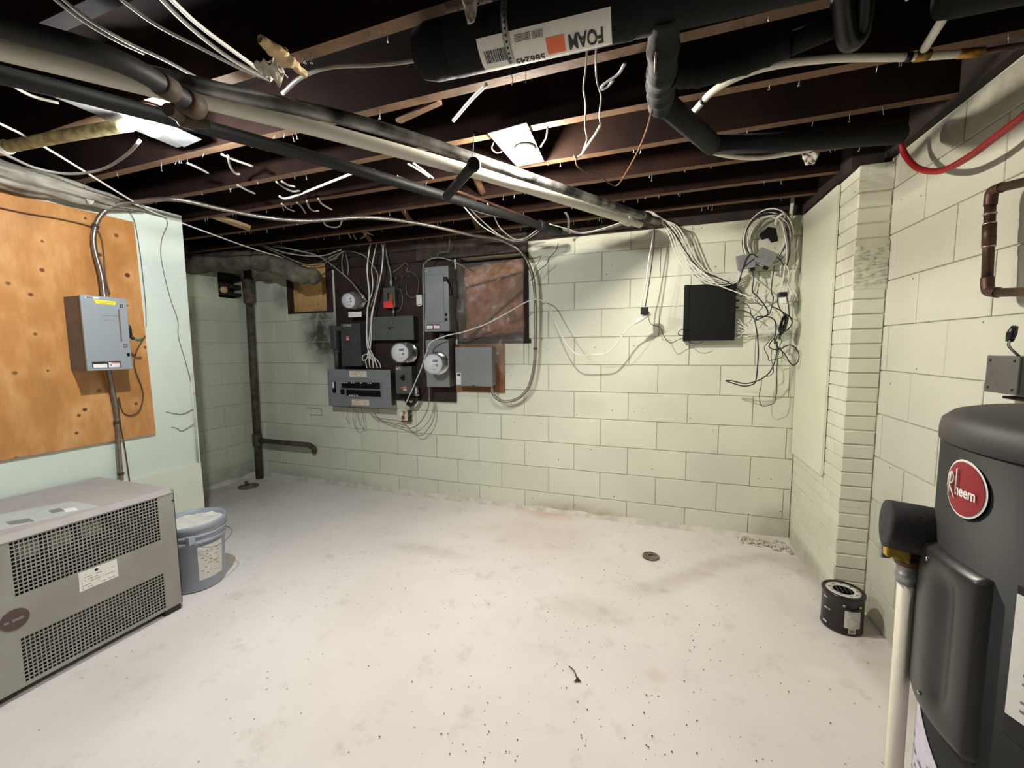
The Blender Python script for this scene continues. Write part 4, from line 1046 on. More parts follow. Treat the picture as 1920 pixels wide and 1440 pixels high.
t, x0, x1, z0, z1, y = ebox('electrical_box', 'square plain grey box at the right end of the meter board', 'electrical box', (853, 651, 923, 725), 0.10, 'metal_box', 'metal_box', 0.006)
o = flat(mb('white_paper'), x0 + 0.008, x0 + 0.048, z0 + 0.01, z0 + 0.105, y).build('label', t)
flat(flat(flat(mb('ink_black'), x0 + 0.016, x0 + 0.026, z0 + 0.078, z0 + 0.098, y - 0.0008), x0 + 0.030, x0 + 0.040, z0 + 0.078, z0 + 0.098, y - 0.0008), x0 + 0.02, x0 + 0.036, z0 + 0.085, z0 + 0.090, y - 0.0008).build('emblem', o)
pm = mb('ink_grey')
for k in range(5): pm.dashes(bmap(x0 + 0.014, z0 + 0.02 + 0.01 * k, y), 0.028, 0.0025, 60 + k, 0.6)
pm.build('print', o)
mb('ink_black').box(((x0 + x1) / 2 - 0.014, y - 0.0005, z0 + 0.002), ((x0 + x1) / 2 + 0.014, y - 0.003, z0 + 0.009), 0.001).build('latch_slot', t)

t, x0, x1, z0, z1, y = ebox('toggle_switch', 'small dark switch box lettered APT. beside the breaker panel', 'switch box', (741, 686, 773, 739), 0.08, 'metal_box_dark', 'metal_box_old')
mb('white_paint').text('APT.', bmap(x0 + 0.006, z1 - 0.034, y), 0.030, 0.0006, sx=0.9).build('lettering', t)
mb('black_plastic').box((x0 + 0.064, y, z1 - 0.125), (x0 + 0.092, y - 0.006, z1 - 0.075), 0.003).box((x0 + 0.056, y - 0.004, z1 - 0.108), (x0 + 0.078, y - 0.024, z1 - 0.09), 0.003).build('toggle', t)
flat(flat(mb('pink_mark'), x0 + 0.075, x0 + 0.105, z0 + 0.038, z0 + 0.066, y), x0 + 0.052, x0 + 0.072, z0 + 0.046, z0 + 0.056, y).build('nameplate', t)
flat(mb('white_paper'), x0 + 0.075, x0 + 0.105, z0 + 0.030, z0 + 0.038, y).build('print', t)
et = thing('conduit_elbow', 'black flexible elbow curling out below the APT. switch', 'conduit', B(770, 760, 0.05))
mb('galvanised').lathe([(0.016, 0.03), (0.02, 0.0), (0.022, -0.01), (0.022, -0.03), (0.026, -0.032), (0.026, -0.05)], 12, PY(781, 731, YBD - 0.05)).build('nut', et)
mb('black_plastic').curve([PY(781, 737, YBD - 0.05), PY(780, 750, YBD - 0.055), PY(772, 759, YBD - 0.055), PY(764, 756, YBD - 0.05), PY(762, 748, YBD - 0.03)], 0.016, 12, 6, rfun=lambda i, n_: 0.016 + 0.0015 * (i % 2)).build('hose', et)

t, x0, x1, z0, z1, y = ebox('toggle_switch', 'small open switch box with a red tag near the top of the meter board', 'switch box', (718, 540, 741, 576), 0.06, 'metal_box_dark', 'metal_box_old')
mb('void_black').box((x0 + 0.045, y, z0 + 0.07), (x0 + 0.075, y - 0.002, z0 + 0.125)).build('slot', t)
mb('wood_raw').box((x0 + 0.062, y, z0 + 0.05), (x0 + 0.10, y - 0.01, z0 + 0.12), 0.004).build('fuse', t)
m = mb('red_tag'); m.grid(6, 4, lambda u, v: Vector((x0 + 0.003 + 0.098 * u, y - 0.004 - 0.010 * u * v, z0 - 0.004 + 0.054 * v))); m.build('tag', t)
mb('galvanised').tube([Vector(((x0 + x1) / 2, y + 0.03, z1)), Vector(((x0 + x1) / 2, y + 0.03, z1 + 0.10))], 0.009, 10).build('conduit', t)
mb('galvanised').tube([Vector(((x0 + x1) / 2 + 0.02, y + 0.03, z0)), Vector(((x0 + x1) / 2 + 0.02, y + 0.03, z0 - 0.075))], 0.009, 10).build('conduit', t)
a, c = PY(780, 553, YBD - 0.03), PY(791, 572, YBD - 0.03)
t = thing('doorbell_box', 'little white plastic box left of the tall safety switch', 'box', ((a.x + c.x) / 2, YBD, c.z))
mb('white_plastic').box((a.x, YBD, c.z), (c.x, YBD - 0.03, a.z), 0.004).build('box', t)
mb('cream_paper').box((a.x + 0.012, YBD - 0.03, c.z - 0.008), (c.x - 0.012, YBD - 0.018, c.z + 0.012), 0.002).build('terminal', t)
ht = thing('knob_fuse', 'pair of dark porcelain knobs between the red-tagged switch and white box', 'insulator', PY(752, 533, YBD))
for q in ((745, 522), (757, 519), (770, 518), (747, 535)): mb('iron_rust').lathe([(0.012, 0), (0.014, 0.01), (0.008, 0.03)], 10, PY(q[0], q[1], YBD), (0, -1, 0)).build('knob', ht)
# receptacle
a, c = PY(748, 767, D - 0.045), PY(764, 789, D - 0.045)
t = thing('outlet', 'cream surface outlet with the white cord plugged in below the switch', 'outlet', ((a.x + c.x) / 2, D, c.z))
mb('iron_rust').box((a.x + 0.015, D - 0.001, c.z - 0.012), (c.x + 0.02, D - 0.04, a.z - 0.012), 0.004).build('box', t)
mb('cream_paper').box((a.x, D - 0.040, c.z), (c.x, D - 0.046, a.z), 0.003).build('cover', t)
xc, zc = (a.x + c.x) / 2, (a.z + c.z) / 2
for dz in (0.024, -0.026): mb('wood_raw').lathe([(0.019, 0), (0.019, 0.002)], 16, (xc, D - 0.046, zc + dz), (0, -1, 0)).build('socket_face', t)
mb('white_plastic').box((xc - 0.022, D - 0.046, zc - 0.008), (xc + 0.004, D - 0.075, zc + 0.03), 0.006).build('plug', t)
# small chalked rectangle frame left on the block wall
m = mb('cable_dull'); q = [B(577, 764, 0.003), B(602, 767, 0.003), B(604, 779, 0.003), B(580, 778, 0.003)]
m.tube([q[0], q[1], q[2], q[3]], 0.0022, 5); tag(m.build('bracket_trace'), 'faint leftover wire bracket on the blocks left of the breaker panel', 'bracket')

# black recorder box on the wall
x0, x1, z0, z1, y = 0.164, 0.470, 1.333, 1.699, D - 0.08
t = thing('recorder_box', 'flat black metal network box mounted on the pale block wall', 'network box', ((x0 + x1) / 2, D, z0))
mb('black_matte').box((x0, D - 0.006, z0), (x1, y, z1), 0.002).build('case', t)
mb('black_matte').box((x0 - 0.002, y + 0.004, z0 - 0.002), (x0 + 0.028, y - 0.004, z1 + 0.002), 0.002).build('front_bezel', t)
m = mb('iron_dark'); m.tube([Vector((x0 + 0.05, y - 0.001, z0 + 0.09)), Vector((x0 + 0.22, y - 0.001, z0 + 0.24))], 0.0008, 4).tube([Vector((x0 + 0.16, y - 0.001, z0 + 0.13)), Vector((x0 + 0.20, y - 0.001, z0 + 0.17))], 0.0008, 4); m.build('scratch', t)
for k in range(3): mb('black_plastic').box((x1, D - 0.06, z1 - 0.06 - 0.045 * k), (x1 + 0.022, D - 0.045, z1 - 0.072 - 0.045 * k), 0.002).build('port', t)

# ------------------------------------------------------------------ stack pipe in the corner
st = thing('soil_pipe', 'rusty vertical soil pipe in the alcove corner with a short side branch', 'pipe', (-3.765, 2.97, 0))
mb('iron_painted').tube([Vector((-3.775, 2.97, 0.0)), Vector((-3.765, 2.97, 1.1)), Vector((-3.755, 2.97, 2.16))], 0.034, 18).build('stack', st)
mb('iron_painted').lathe([(0.036, 0.33), (0.044, 0.34), (0.044, 0.45), (0.036, 0.46)], 18, (-3.773, 2.97, 0)).build('hub', st)
mb('iron_painted').lathe([(0.036, 1.74), (0.052, 1.76), (0.052, 1.97), (0.036, 2.0)], 18, (-3.756, 2.97, 0)).build('hub', st)
mb('iron_painted').tube([Vector((-3.75, 2.97, 0.392)), Vector((-3.14, 2.97, 0.392))], 0.024, 14).build('branch', st)
mb('iron_painted').curve([Vector((-3.15, 2.97, 0.392)), Vector((-3.115, 2.985, 0.385)), Vector((-3.11, 3.03, 0.34)), Vector((-3.13, 3.05, 0.30))], 0.024, 12).build('elbow', st)
# insulated duct over the alcove
g = mb('insulation_wrap')
DUC = catmull([Vector((-3.98, 2.55, 2.06)), PY(400, 492, 2.62), PY(470, 488, 2.66), PY(520, 497, 2.70), PY(555, 512, 2.74), PY(580, 518, 2.80), PY(598, 516, 2.88)], 10)
def ductr(i, n_): return 0.085 * (1 + 0.10 * nz((i * 0.35, 1, 0))) - 0.010 * (i % 7 == 0 and i > 18) - 0.015 * (i / n_) - 0.05 * max(0, (i - n_ + 6) / 6)
g.tube(DUC, 0.08, 24, rfun=ductr)
for v in g.bm.verts: v.co += Vector((nz(v.co * 11), nz(v.co * 11 + Vector((5, 0, 0))), nz(v.co * 11 + Vector((0, 7, 0))))) * 0.018
tag(g.build('wrapped_duct'), 'sagging grey insulated duct at the ceiling of the alcove', 'duct')
# floor cleanouts
def cleanout(label, x, y, r, plug):
    t = thing('floor_cleanout', label, 'drain cover', (x, y, 0), 'cleanout covers in the floor')
    mb('drain_iron').lathe([(r, 0.0), (r, 0.008), (r * 0.86, 0.011), (r * 0.82, 0.006), (r * 0.62, 0.006), (r * 0.58, 0.010), (r * 0.2, 0.012), (0, 0.012)], 28, (x, y, 0)).build('cover', t)
    if plug: mb('drain_iron').lathe([(0.016, 0.010), (0.014, 0.04), (0.017, 0.042), (0.017, 0.055), (0.0, 0.058)], 10, (x - 0.01, y - 0.01, 0)).build('plug', t)
    else: mb('ink_black').box((x - 0.012, y - 0.008, 0.011), (x + 0.012, y + 0.008, 0.0135)).build('plug', t)
cleanout('rusty floor cleanout cover with an upright plug near the soil pipe', PZ(466, 912, 0).x, PZ(466, 912, 0).y, 0.085, True)
cleanout('small round floor cleanout cover in front of the back wall', PZ(1220, 1044, 0).x, PZ(1220, 1044, 0).y, 0.050, False)

# ================================================================== TRANSFORMER
xf, yb, yr, zt = -2.24, 0.42, 1.300, 0.617
tt = thing('transformer', 'grey ventilated floor transformer with perforated grilles against the left wall', 'transformer', ((xf + XL) / 2, (yb + yr) / 2, 0))
xbk = XL + 0.02
# cabinet: top, side, back and front strips leave real openings for the grilles
G1 = (0.750, 1.230, 0.386, 0.597); G2 = (0.750, 1.228, 0.0435, 0.222); zb0 = 0.030
mb('trafo_top').box((xbk, yb, zt - 0.004), (xf - 0.035, yr, zt + 0.002)).build('top_panel', tt)
m = mb('trafo_top'); m.prism([(xf - 0.035, yb, zt + 0.002), (xf + 0.003, yb, zt - 0.016), (xf - 0.002, yb, zt - 0.018), (xf - 0.035, yb, zt - 0.004)], (0, yr - yb, 0)); m.build('front_lip', tt)
mb('trafo_grey').box((xbk, yr - 0.003, zb0), (xf, yr, zt - 0.004)).build('side_panel', tt)
mb('trafo_grey').box((xbk, yb, zb0), (xf, yb + 0.003, zt - 0.004)).build('side_panel', tt)
m = mb('trafo_grey')
for (a, c, e, g_) in ((yb, G1[0], zb0, zt - 0.014), (G1[1], yr, zb0, zt - 0.014), (G1[0], G1[1], G1[3], zt - 0.014), (G1[0], G1[1], G2[3], G1[2]), (G1[0], G1[1], zb0, G2[2])): m.box((xf - 0.003, a, e), (xf, c, g_))
fp = m.build('front_panel', tt)
mb('trafo_core').box((xbk + 0.01, yb + 0.02, zb0 + 0.01), (xf - 0.10, yr - 0.02, zt - 0.08)).build('core', tt)
for k in range(3): mb('trafo_coil').box((xf - 0.10, 0.78 + 0.095 * k, 0.50), (xf - 0.05, 0.85 + 0.095 * k, 0.57), 0.01).build('winding', tt)
for (a, c, e, g_), nr, nc in ((G1, 14, 38), (G2, 12, 38)):
    m = mb('trafo_grey'); ph = (g_ - e) / nr; pw_ = (c - a) / nc
    for r_ in range(nr + 1): m.box((xf - 0.0022, a, e + r_ * ph - 0.0022), (xf - 0.0006, c, e + r_ * ph + 0.0022))
    for c_ in range(nc + 1): m.box((xf - 0.0024, a + c_ * pw_ - 0.0017, e), (xf - 0.0008, a + c_ * pw_ + 0.0017, g_))
    m.build('grille', tt)
def tmap(y, z, k=0.0010): return lambda u, v: Vector((xf + k, y + u, z + v))
m = mb('white_paper'); m.prism([(xf, 0.926, 0.301), (xf, 1.056, 0.301), (xf, 1.056, 0.381), (xf, 0.928, 0.383)], (0.0008, 0, 0)); 
o = m.build('rating_label', tt); pm = mb('ink_grey')
for k in range(6): pm.dashes(tmap(0.934, 0.308 + 0.0110 * k, 0.0012), 0.06 if k % 2 else 0.112, 0.003, 80 + k, 0.6)
pm.build('print', o)
mb('ink_black').lathe([(0.006, 0), (0.006, 0.001)], 10, (xf + 0.0008, 0.985, 0.370), (1, 0, 0)).build('print', o)
m = mb('logo_brown'); ov = [(xf, 0.743 + 0.038 * math.cos(a), 0.304 + 0.039 * math.sin(a)) for a in [2 * math.pi * k / 28 for k in range(28)]]
m.prism(ov, (0.003, 0, 0)); o = m.build('oval_nameplate', tt)
m = mb('ink_grey'); m.dashes(tmap(0.715, 0.297, 0.0035), 0.054, 0.010, 91, 0.9); m.build('print', o)
ztp = zt + 0.002
m = mb('trafo_plate'); pl = [PZ(-60, 1010, ztp), PZ(187, 950, ztp), PZ(135, 940, ztp), PZ(-110, 985, ztp)]; m.prism([(p.x, p.y, ztp) for p in pl], (0, 0, 0.0012)); o = m.build('rating_plate', tt)
m = mb('ink_grey'); q = [PZ(105, 955, ztp), PZ(150, 960, ztp), PZ(128, 952, ztp), PZ(20, 985, ztp), PZ(65, 978, ztp), PZ(55, 972, ztp), PZ(10, 980, ztp)]
m.prism([(p.x, p.y, ztp + 0.0012) for p in q[3:]], (0, 0, 0.0006)); m.build('print', o); m = mb('ink_grey'); m.prism([(p.x, p.y, ztp + 0.0012) for p in (PZ(98, 963, ztp), PZ(122, 958, ztp), PZ(112, 953, ztp), PZ(90, 958, ztp))], (0, 0, 0.0006)); m.build('print', o)
m = mb('white_paper'); m.prism([(p.x, p.y, ztp + 0.0012) for p in (PZ(124, 961, ztp), PZ(148, 957, ztp), PZ(140, 952, ztp), PZ(118, 955, ztp))], (0, 0, 0.0006)); m.build('print', o)
for yy_ in (0.52, 1.255): mb('base_dark').box((xbk + 0.02, yy_ - 0.03, -0.002), (xf - 0.006, yy_ + 0.04, zb0 + 0.004), 0.002).build('foot', tt)
mb('base_dark').box((xbk + 0.02, yb + 0.02, 0.012), (xf - 0.03, yr - 0.02, zb0)).build('base_rail', tt)
mb('ink_black').lathe([(0.004, 0), (0.004, 0.004)], 8, (xf, yr - 0.008, zt - 0.055), (1, 0, 0)).build('screw', tt)

# ================================================================== BUCKET
bc_ = Vector((-2.415, 1.485, 0)); bh = 0.37
t = thing('plastic_bucket', 'grey-blue plastic pail of white filler beside the transformer', 'bucket', bc_)
mb('bucket_grey').lathe([(0.0, 0.004), (0.122, 0.0), (0.127, 0.006), (0.140, 0.262), (0.146, 0.264), (0.147, 0.282), (0.141, 0.284), (0.142, 0.302), (0.151, 0.304), (0.151, 0.316), (0.144, 0.318), (0.145, 0.336), (0.153, 0.338), (0.154, 0.366), (0.150, 0.372), (0.145, 0.370), (0.144, 0.345), (0.138, 0.338), (0.0, 0.336)], 40, bc_).build('pail', t)
g = mb('bucket_lid')
g.grid(24, 24, lambda u, v: bc_ + Vector((0.141 * (2 * u - 1) * math.sqrt(max(0, 1 - 0.5 * (2 * v - 1) ** 2)), 0.141 * (2 * v - 1) * math.sqrt(max(0, 1 - 0.5 * (2 * u - 1) ** 2)), 0.347 + 0.012 * nz((u * 5, v * 5, 2)) + 0.006 * nz((u * 16, v * 16, 7)))))
g.build('filler', t)
def bpt(a, z, r): return bc_ + Vector((r * math.cos(a), r * math.sin(a), z))
va = math.atan2(-bc_.y, -bc_.x)      # direction of the viewer
m = mb('can_white'); m.grid(10, 4, lambda u, v: bpt(va + 0.05 + 0.95 * u, 0.06 + 0.19 * v, 0.1275 + 0.013 * (0.06 + 0.19 * v) / 0.262 + 0.0015)); o = m.build('paper_label', t)
pm = mb('ink_grey')
for k in range(8): pm.dashes(lambda u, v, k=k: bpt(va + 0.15 + u * 6.5, 0.09 + 0.018 * k + v, 0.1275 + 0.013 * (0.09 + 0.018 * k) / 0.262 + 0.0028), 0.10, 0.004, 100 + k, 0.45)
pm.build('print', o)
ear = bpt(va - 0.12, 0.30, 0.150)
mb('bucket_grey').box(ear - Vector((0.016, 0.016, 0.022)), ear + Vector((0.016, 0.016, 0.022)), 0.004).build('handle_ear', t)
mb('galvanised').curve([ear, bpt(va + 0.05, 0.265, 0.158), bpt(va + 0.5, 0.235, 0.165), bpt(va + 1.0, 0.24, 0.17), bpt(va + 1.6, 0.265, 0.165), bpt(va + math.pi - 0.12, 0.30, 0.152)], 0.0022, 7).build('wire_handle', t)

# ================================================================== PAINT CAN
pc = Vector((0.835, 2.205, 0)); r_ = 0.078
t = thing('paint_can', 'black gallon paint can with a white lid ring at the chimney foot', 'paint can', pc)
hC = 0.175
mb('can_black').lathe([(0, 0.002), (r_, 0.0), (r_ + 0.002, 0.004), (r_, 0.008), (r_, hC - 0.02), (r_ + 0.003, hC - 0.016), (r_ + 0.004, hC - 0.004), (r_ + 0.001, hC), (r_ - 0.006, hC), (r_ - 0.009, hC - 0.006), (0, hC - 0.006)], 40, pc).build('can_body', t)
mb('can_white').lathe([(r_ * 0.84, hC - 0.006), (r_ * 0.84, hC - 0.004), (r_ * 0.50, hC - 0.004), (r_ * 0.50, hC - 0.006)], 36, pc).build('lid_label', t)
m = mb('ink_black')
for k in range(9):
    a = 0.7 * k; m.box(pc + Vector((r_ * 0.66 * math.cos(a) - 0.004, r_ * 0.66 * math.sin(a) - 0.002, hC - 0.0038)), pc + Vector((r_ * 0.66 * math.cos(a) + 0.005, r_ * 0.66 * math.sin(a) + 0.003, hC - 0.0030)))
m.build('lid_print', t)
m = mb('black_plastic')
for k in range(4): m.box(pc + Vector((-0.028 + 0.016 * k, -0.025, hC - 0.006)), pc + Vector((-0.020 + 0.016 * k, 0.025, hC - 0.003)))
m.build('lid_ridge', t)
va = math.atan2(-pc.y, -pc.x)
def cpt(a, z, k=0.0012): return pc + Vector(((r_ + k) * math.cos(a), (r_ + k) * math.sin(a), z))
m = mb('can_white'); m.grid(8, 2, lambda u, v: cpt(va + 0.12 + 0.82 * u, 0.035 + 0.078 * v)); o = m.build('instruction_label', t)
pm = mb('ink_grey')
for k in range(9): pm.dashes(lambda u, v, k=k: cpt(va + 0.28 + u / r_, 0.042 + 0.0078 * k + v, 0.0022), 0.044, 0.0018, 130 + k, 0.5)
pm.build('print', o)
m = mb('can_white'); m.grid(4, 2, lambda u, v: cpt(va + 0.33 + 0.38 * u, 0.010 + 0.024 * v)); o = m.build('barcode_label', t)
pm = mb('ink_black')
for k in range(9): pm.grid(1, 1, lambda u, v, k=k: cpt(va + 0.38 + 0.032 * k + 0.014 * u, 0.014 + 0.016 * v, 0.0022))
pm.build('print', o)
m = mb('can_white')
m.dashes(lambda u, v: cpt(va - 0.95 + u / r_, 0.088 + v), 0.030, 0.007, 141, 0.9); m.dashes(lambda u, v: cpt(va - 1.0 + u / r_, 0.020 + v), 0.022, 0.009, 142, 0.9); m.dashes(lambda u, v: cpt(va - 1.05 + u / r_, 0.138 + v), 0.02, 0.006, 143, 0.9); m.build('brand_print', t)
mb('iron_dark').curve([cpt(va + 0.1, 0.132, 0.003), cpt(va + 0.45, 0.118, 0.004), cpt(va + 0.9, 0.128, 0.003)], 0.0018, 6).build('wire_handle', t)
for q in (0.1, 0.9): mb('galvanised').lathe([(0.007, 0), (0.006, 0.004), (0, 0.005)], 10, cpt(va + q, 0.134, 0), (math.cos(va + q), math.sin(va + q), 0)).build('handle_ear', t)

# ================================================================== WATER HEATER
wc = Vector((0.703, 0.820, 0)); wr = 0.25; wh = 1.185
t = thing('water_heater', 'tall dark grey cylindrical water heater with a red oval badge', 'water heater', wc)
def wpt(deg, z, k=0.0): a = math.radians(deg); return wc + Vector(((wr + k) * math.cos(a), (wr + k) * math.sin(a), z))
mb('tank_grey').lathe([(0.0, 0.0), (wr - 0.01, 0.0), (wr, 0.01), (wr, wh - 0.045)], 72, wc).build('jacket', t)
mb('tank_top').lathe([(wr - 0.002, wh - 0.05), (wr + 0.003, wh - 0.048), (wr + 0.0035, wh - 0.032), (wr + 0.001, wh - 0.016), (wr - 0.012, wh - 0.003), (wr - 0.03, wh + 0.002), (0.06, wh + 0.012), (0.0, wh + 0.012)], 72, wc).build('top_cap', t)
m = mb('debris_dark')
for k in range(14):
    a = random.uniform(2.6, 4.4); rr = random.uniform(0.05, 0.2); q = wc + Vector((rr * math.cos(a), rr * math.sin(a), wh + 0.012 - 0.05 * max(0, rr - 0.06)))
    m.box(q - Vector((0.008, 0.006, 0.002)), q + Vector((0.01, 0.005, 0.005)), 0.002)
stuff(m.build('debris', t))
# badge
bc0, bz_ = -178.0, 1.076
def badge(sx, sz, k): 
    return lambda u, v: wpt(bc0 + sx * (2 * u - 1) * math.sqrt(max(0.0, 1 - 0.5 * (2 * v - 1) ** 2)) * 1.0, bz_ + sz * (2 * v - 1) * math.sqrt(max(0.0, 1 - 0.5 * (2 * u - 1) ** 2)), k)
m = mb('white_paper'); m.grid(16, 16, badge(9.4, 0.0450, 0.003)); o = m.build('badge', t)
m = mb('logo_red'); m.grid(16, 16, badge(8.6, 0.0415, 0.0042)); m.build('badge_field', o)
def bdm(x, y_): return wpt(bc0 - 7.2 + x * 0.92 / wr * 57.3, bz_ - 0.012 + y_ * 0.78, 0.0062)
mb('white_paper').text('heem', lambda x, v: bdm(x + 0.020, v), 0.031, 0.0008, sx=0.62).build('lettering', o)
mb('white_paper').tube([bdm(0.004, -0.010), bdm(0.0085, 0.042)], 0.0011, 5).tube(catmull([bdm(0.001, 0.010), bdm(0.004, 0.034), bdm(0.010, 0.041), bdm(0.015, 0.032), bdm(0.012, 0.020), bdm(0.006, 0.015), bdm(0.013, 0.002), bdm(0.020, -0.010)], 5), 0.0012, 5).tube([bdm(0.0225, 0.004), bdm(0.0225, 0.052)], 0.0011, 5).build('lettering', o)
# access panel with a raised rib
def spanel(name, d0, d1, z0_, z1_, k, mat_, rad=0.02, rib=None, n=(28, 40)):
    g = mb(mat_); wdt = math.radians(d1 - d0) * wr; hgt = z1_ - z0_
    def fn(u, v):
        e = min(u * wdt, (1 - u) * wdt, v * hgt, (1 - v) * hgt)
        kk = k * (1 - (1 - min(1, e / rad)) ** 2) ** 0.5 if e < rad else k
        if rib:
            du = (u - rib[0]) / rib[1]; dvv = abs(v - rib[2]) / rib[3]
            kk += rib[4] * math.exp(-du * du * 2.2) * (1 / (1 + math.exp((dvv - 1) * 14)))
        return wpt(d0 + (d1 - d0) * u, z0_ + hgt * v, kk - 0.001)
    g.grid(n[0], n[1], fn); return g.build(name, t)
spanel('access_panel', 147, 195.2, 0.668, 0.960, 0.016, 'tank_panel', 0.014, rib=(0.70, 0.15, 0.52, 0.36, -0.012))
for d_, z_ in ((170.5, 0.935), (173, 0.70)): mb('chrome').lathe([(0.004, 0), (0.003, 0.003), (0, 0.003)], 8, wpt(d_, z_, 0.015), wpt(d_, z_, 1) - wpt(d_, z_, 0)).build('panel_screw', t)
g = mb('white_paper'); g.grid(14, 2, lambda u, v: wpt(-158.5 + 44 * u, 0.785 + 0.175 * v, 0.0015)); o = g.build('information_label', t)
pm = mb('ink_grey')
for k in range(12): pm.dashes(lambda u, v, k=k: wpt(-155 + u / wr * 57.3, 0.80 + 0.0128 * k + v, 0.0028), 0.14, 0.004, 160 + k, 0.6)
pm.build('print', o)
g = mb('ink_black'); g.grid(14, 1, lambda u, v: wpt(-158.5 + 44 * u, 0.755 + 0.028 * v, 0.0015)); g.build('label_band', t); g = mb('ink_black'); g.grid(14, 1, lambda u, v: wpt(-158.5 + 44 * u, 0.96 + 0.012 * v, 0.0015)); g.build('label_band', t)
g = mb('label_lilac'); g.grid(14, 4, lambda u, v: wpt(150 + 36 * u, 0.40 + (0.285 - 0.10 * u) * v, 0.0015)); o = g.build('energy_label', t)
pm = mb('ink_grey')
for k in range(8): pm.dashes(lambda u, v, k=k: wpt(158 + u / wr * 57.3, 0.42 + 0.022 * k + v, 0.0028), 0.09, 0.005, 180 + k, 0.5)
pm.build('print', o)
# relief valve, foam sleeve and discharge pipe
rt = thing('relief_valve', 'brass relief valve under a dusty black foam sleeve with a white discharge pipe', 'valve', (0.452, 0.953, 0.03))
va0, va1 = PY(1658, 980, 0.94), PY(1758, 1000, 0.925)
mb('foam_dusty').lathe([(0.030, 0), (0.043, 0.001), (0.0445, 0.006), (0.0445, (va1 - va0).length - 0.004), (0.042, (va1 - va0).length)], 28, va0, (va1 - va0)).build('foam_sleeve', rt)
pq = PY(1703, 1060, 0.945)
mb('foil_valve').box(pq + Vector((-0.030, -0.022, 0.018)), pq + Vector((0.034, 0.022, 0.075)), 0.008).build('valve_body', rt)
mb('foil_valve').lathe([(0.022, 0.02), (0.024, 0.012), (0.020, 0.002)], 8, pq).build('valve_nut', rt)
m = mb('yellow_tape'); m.grid(8, 4, lambda u, v: pq + Vector((-0.046 + 0.036 * u, -0.026 + 0.004 * nz((u * 4, v * 4, 1)), 0.046 - 0.022 * v - 0.010 * u + 0.004 * nz((u * 6, v * 6, 3)))), (0, 0.012, 0)); m.build('insulation_tuft', rt)
mb('galvanised').box(pq + Vector((-0.045, -0.006, 0.010)), pq + Vector((-0.030, 0.004, 0.036)), 0.002).build('test_lever', rt)
mb('galvanised').lathe([(0.0165, 0.006), (0.0175, 0.0), (0.0165, -0.012), (0.0185, -0.014), (0.0185, -0.024), (0.0165, -0.026), (0.0165, -0.034)], 18, pq).build('adapter', rt)
mb('cpvc_cream').tube([pq - Vector((0, 0, 0.03)), Vector((pq.x + 0.006, pq.y - 0.002, 0.03))], 0.0135, 18).build('discharge_pipe', rt)

# ================================================================== CABLES
WC = 'cable_white'
# under the joists, left
cable('bright white cable crossing above the safety switch towards the alcove', ZP([(-60, 205), (0, 232), (60, 262), (140, 310), (230, 366), (280, 394), (330, 414)], 2.11) + ZP([(400, 440), (470, 465), (540, 486)], 2.09), 0.0045)
G1_ = 'cables stapled side by side at the upper left'
for k, pts in enumerate(([(80, -20), (150, 35), (215, 74), (270, 100)], [(96, -20), (165, 36), (240, 80), (320, 118), (420, 175)], [(215, -10), (290, 45), (380, 92), (450, 128), (505, 150)])):
    cable(('first', 'second', 'third')[k] + ' from the left of three dull cables along the joists at the upper left', ZP(pts, 2.13), 0.0045, 'cable_grey', group=G1_)
for k, pts in enumerate(([(285, -20), (350, 45), (430, 108), (508, 150)], [(302, -20), (370, 45), (450, 105), (510, 148)])):
    cable(('left', 'right')[k] + ' one of the two thick white cables reaching the splintered wood', ZP(pts, 2.12), 0.0055, WC, group='pair of thick white cables at the top left')
cable('pale cable rising from the pipe to the foam pipe end cap', ZP([(530, 175), (565, 145), (620, 126), (700, 122), (760, 116), (805, 107)], 2.13), 0.006, 'cable_grey')
cable('grey cable drooping from the yellowed pipe below the cool bulb', ZP([(-20, 275), (25, 297), (70, 316), (130, 326), (190, 318), (235, 292), (262, 264)], 2.07), 0.0055, 'cable_grey')
cable('dim grey cable curving under the joist at the far left', ZP([(-20, 128), (20, 158), (60, 180), (110, 193)], 2.16), 0.005, 'cable_dull')
cable('white cable end hanging diagonal near the second joist', ZP([(912, 158), (885, 185), (862, 212), (850, 226)], 2.13), 0.006, WC)
cable('short curl of white cable beside the square lamp plate', ZP([(1027, 238), (1024, 258), (1014, 275)], 2.12), 0.003, 'cable_grey')
cable('small loop of wire on the left of the square lamp plate', ZP([(926, 266), (922, 278), (930, 286), (940, 285)], 2.12), 0.0025, 'cable_grey')
cable('dark pole-like cable bend at the very top beside the foam pipe', ZP([(930, 0), (922, 22), (905, 38), (895, 42)], 2.14), 0.008, 'cable_grey')
cable('long white cable rod leaning below the joists above the meters', ZP([(668, 322), (610, 345), (560, 365), (535, 372), (524, 368)], 2.14), 0.006, WC)
stubs = [[(352, 306), (372, 315), (391, 325)], [(415, 289), (440, 300), (474, 312)], [(427, 292), (432, 312), (440, 324), (450, 327)], [(445, 347), (462, 356), (478, 363)], [(518, 341), (535, 353), (550, 359), (562, 357)], [(528, 340), (540, 347), (553, 350)], [(528, 382), (540, 391), (552, 396)], [(556, 379), (566, 388), (573, 400)], [(575, 376), (580, 389), (588, 395), (598, 395)], [(596, 372), (603, 382), (614, 389), (622, 393)], [(654, 439), (658, 446)], [(663, 441), (668, 449)], [(677, 447), (683, 443), (685, 436)], [(688, 436), (699, 441)]]
ORD = 'leftmost,second,third,fourth,fifth,sixth,seventh,eighth,ninth,tenth,eleventh,twelfth,thirteenth,rightmost'.split(',')
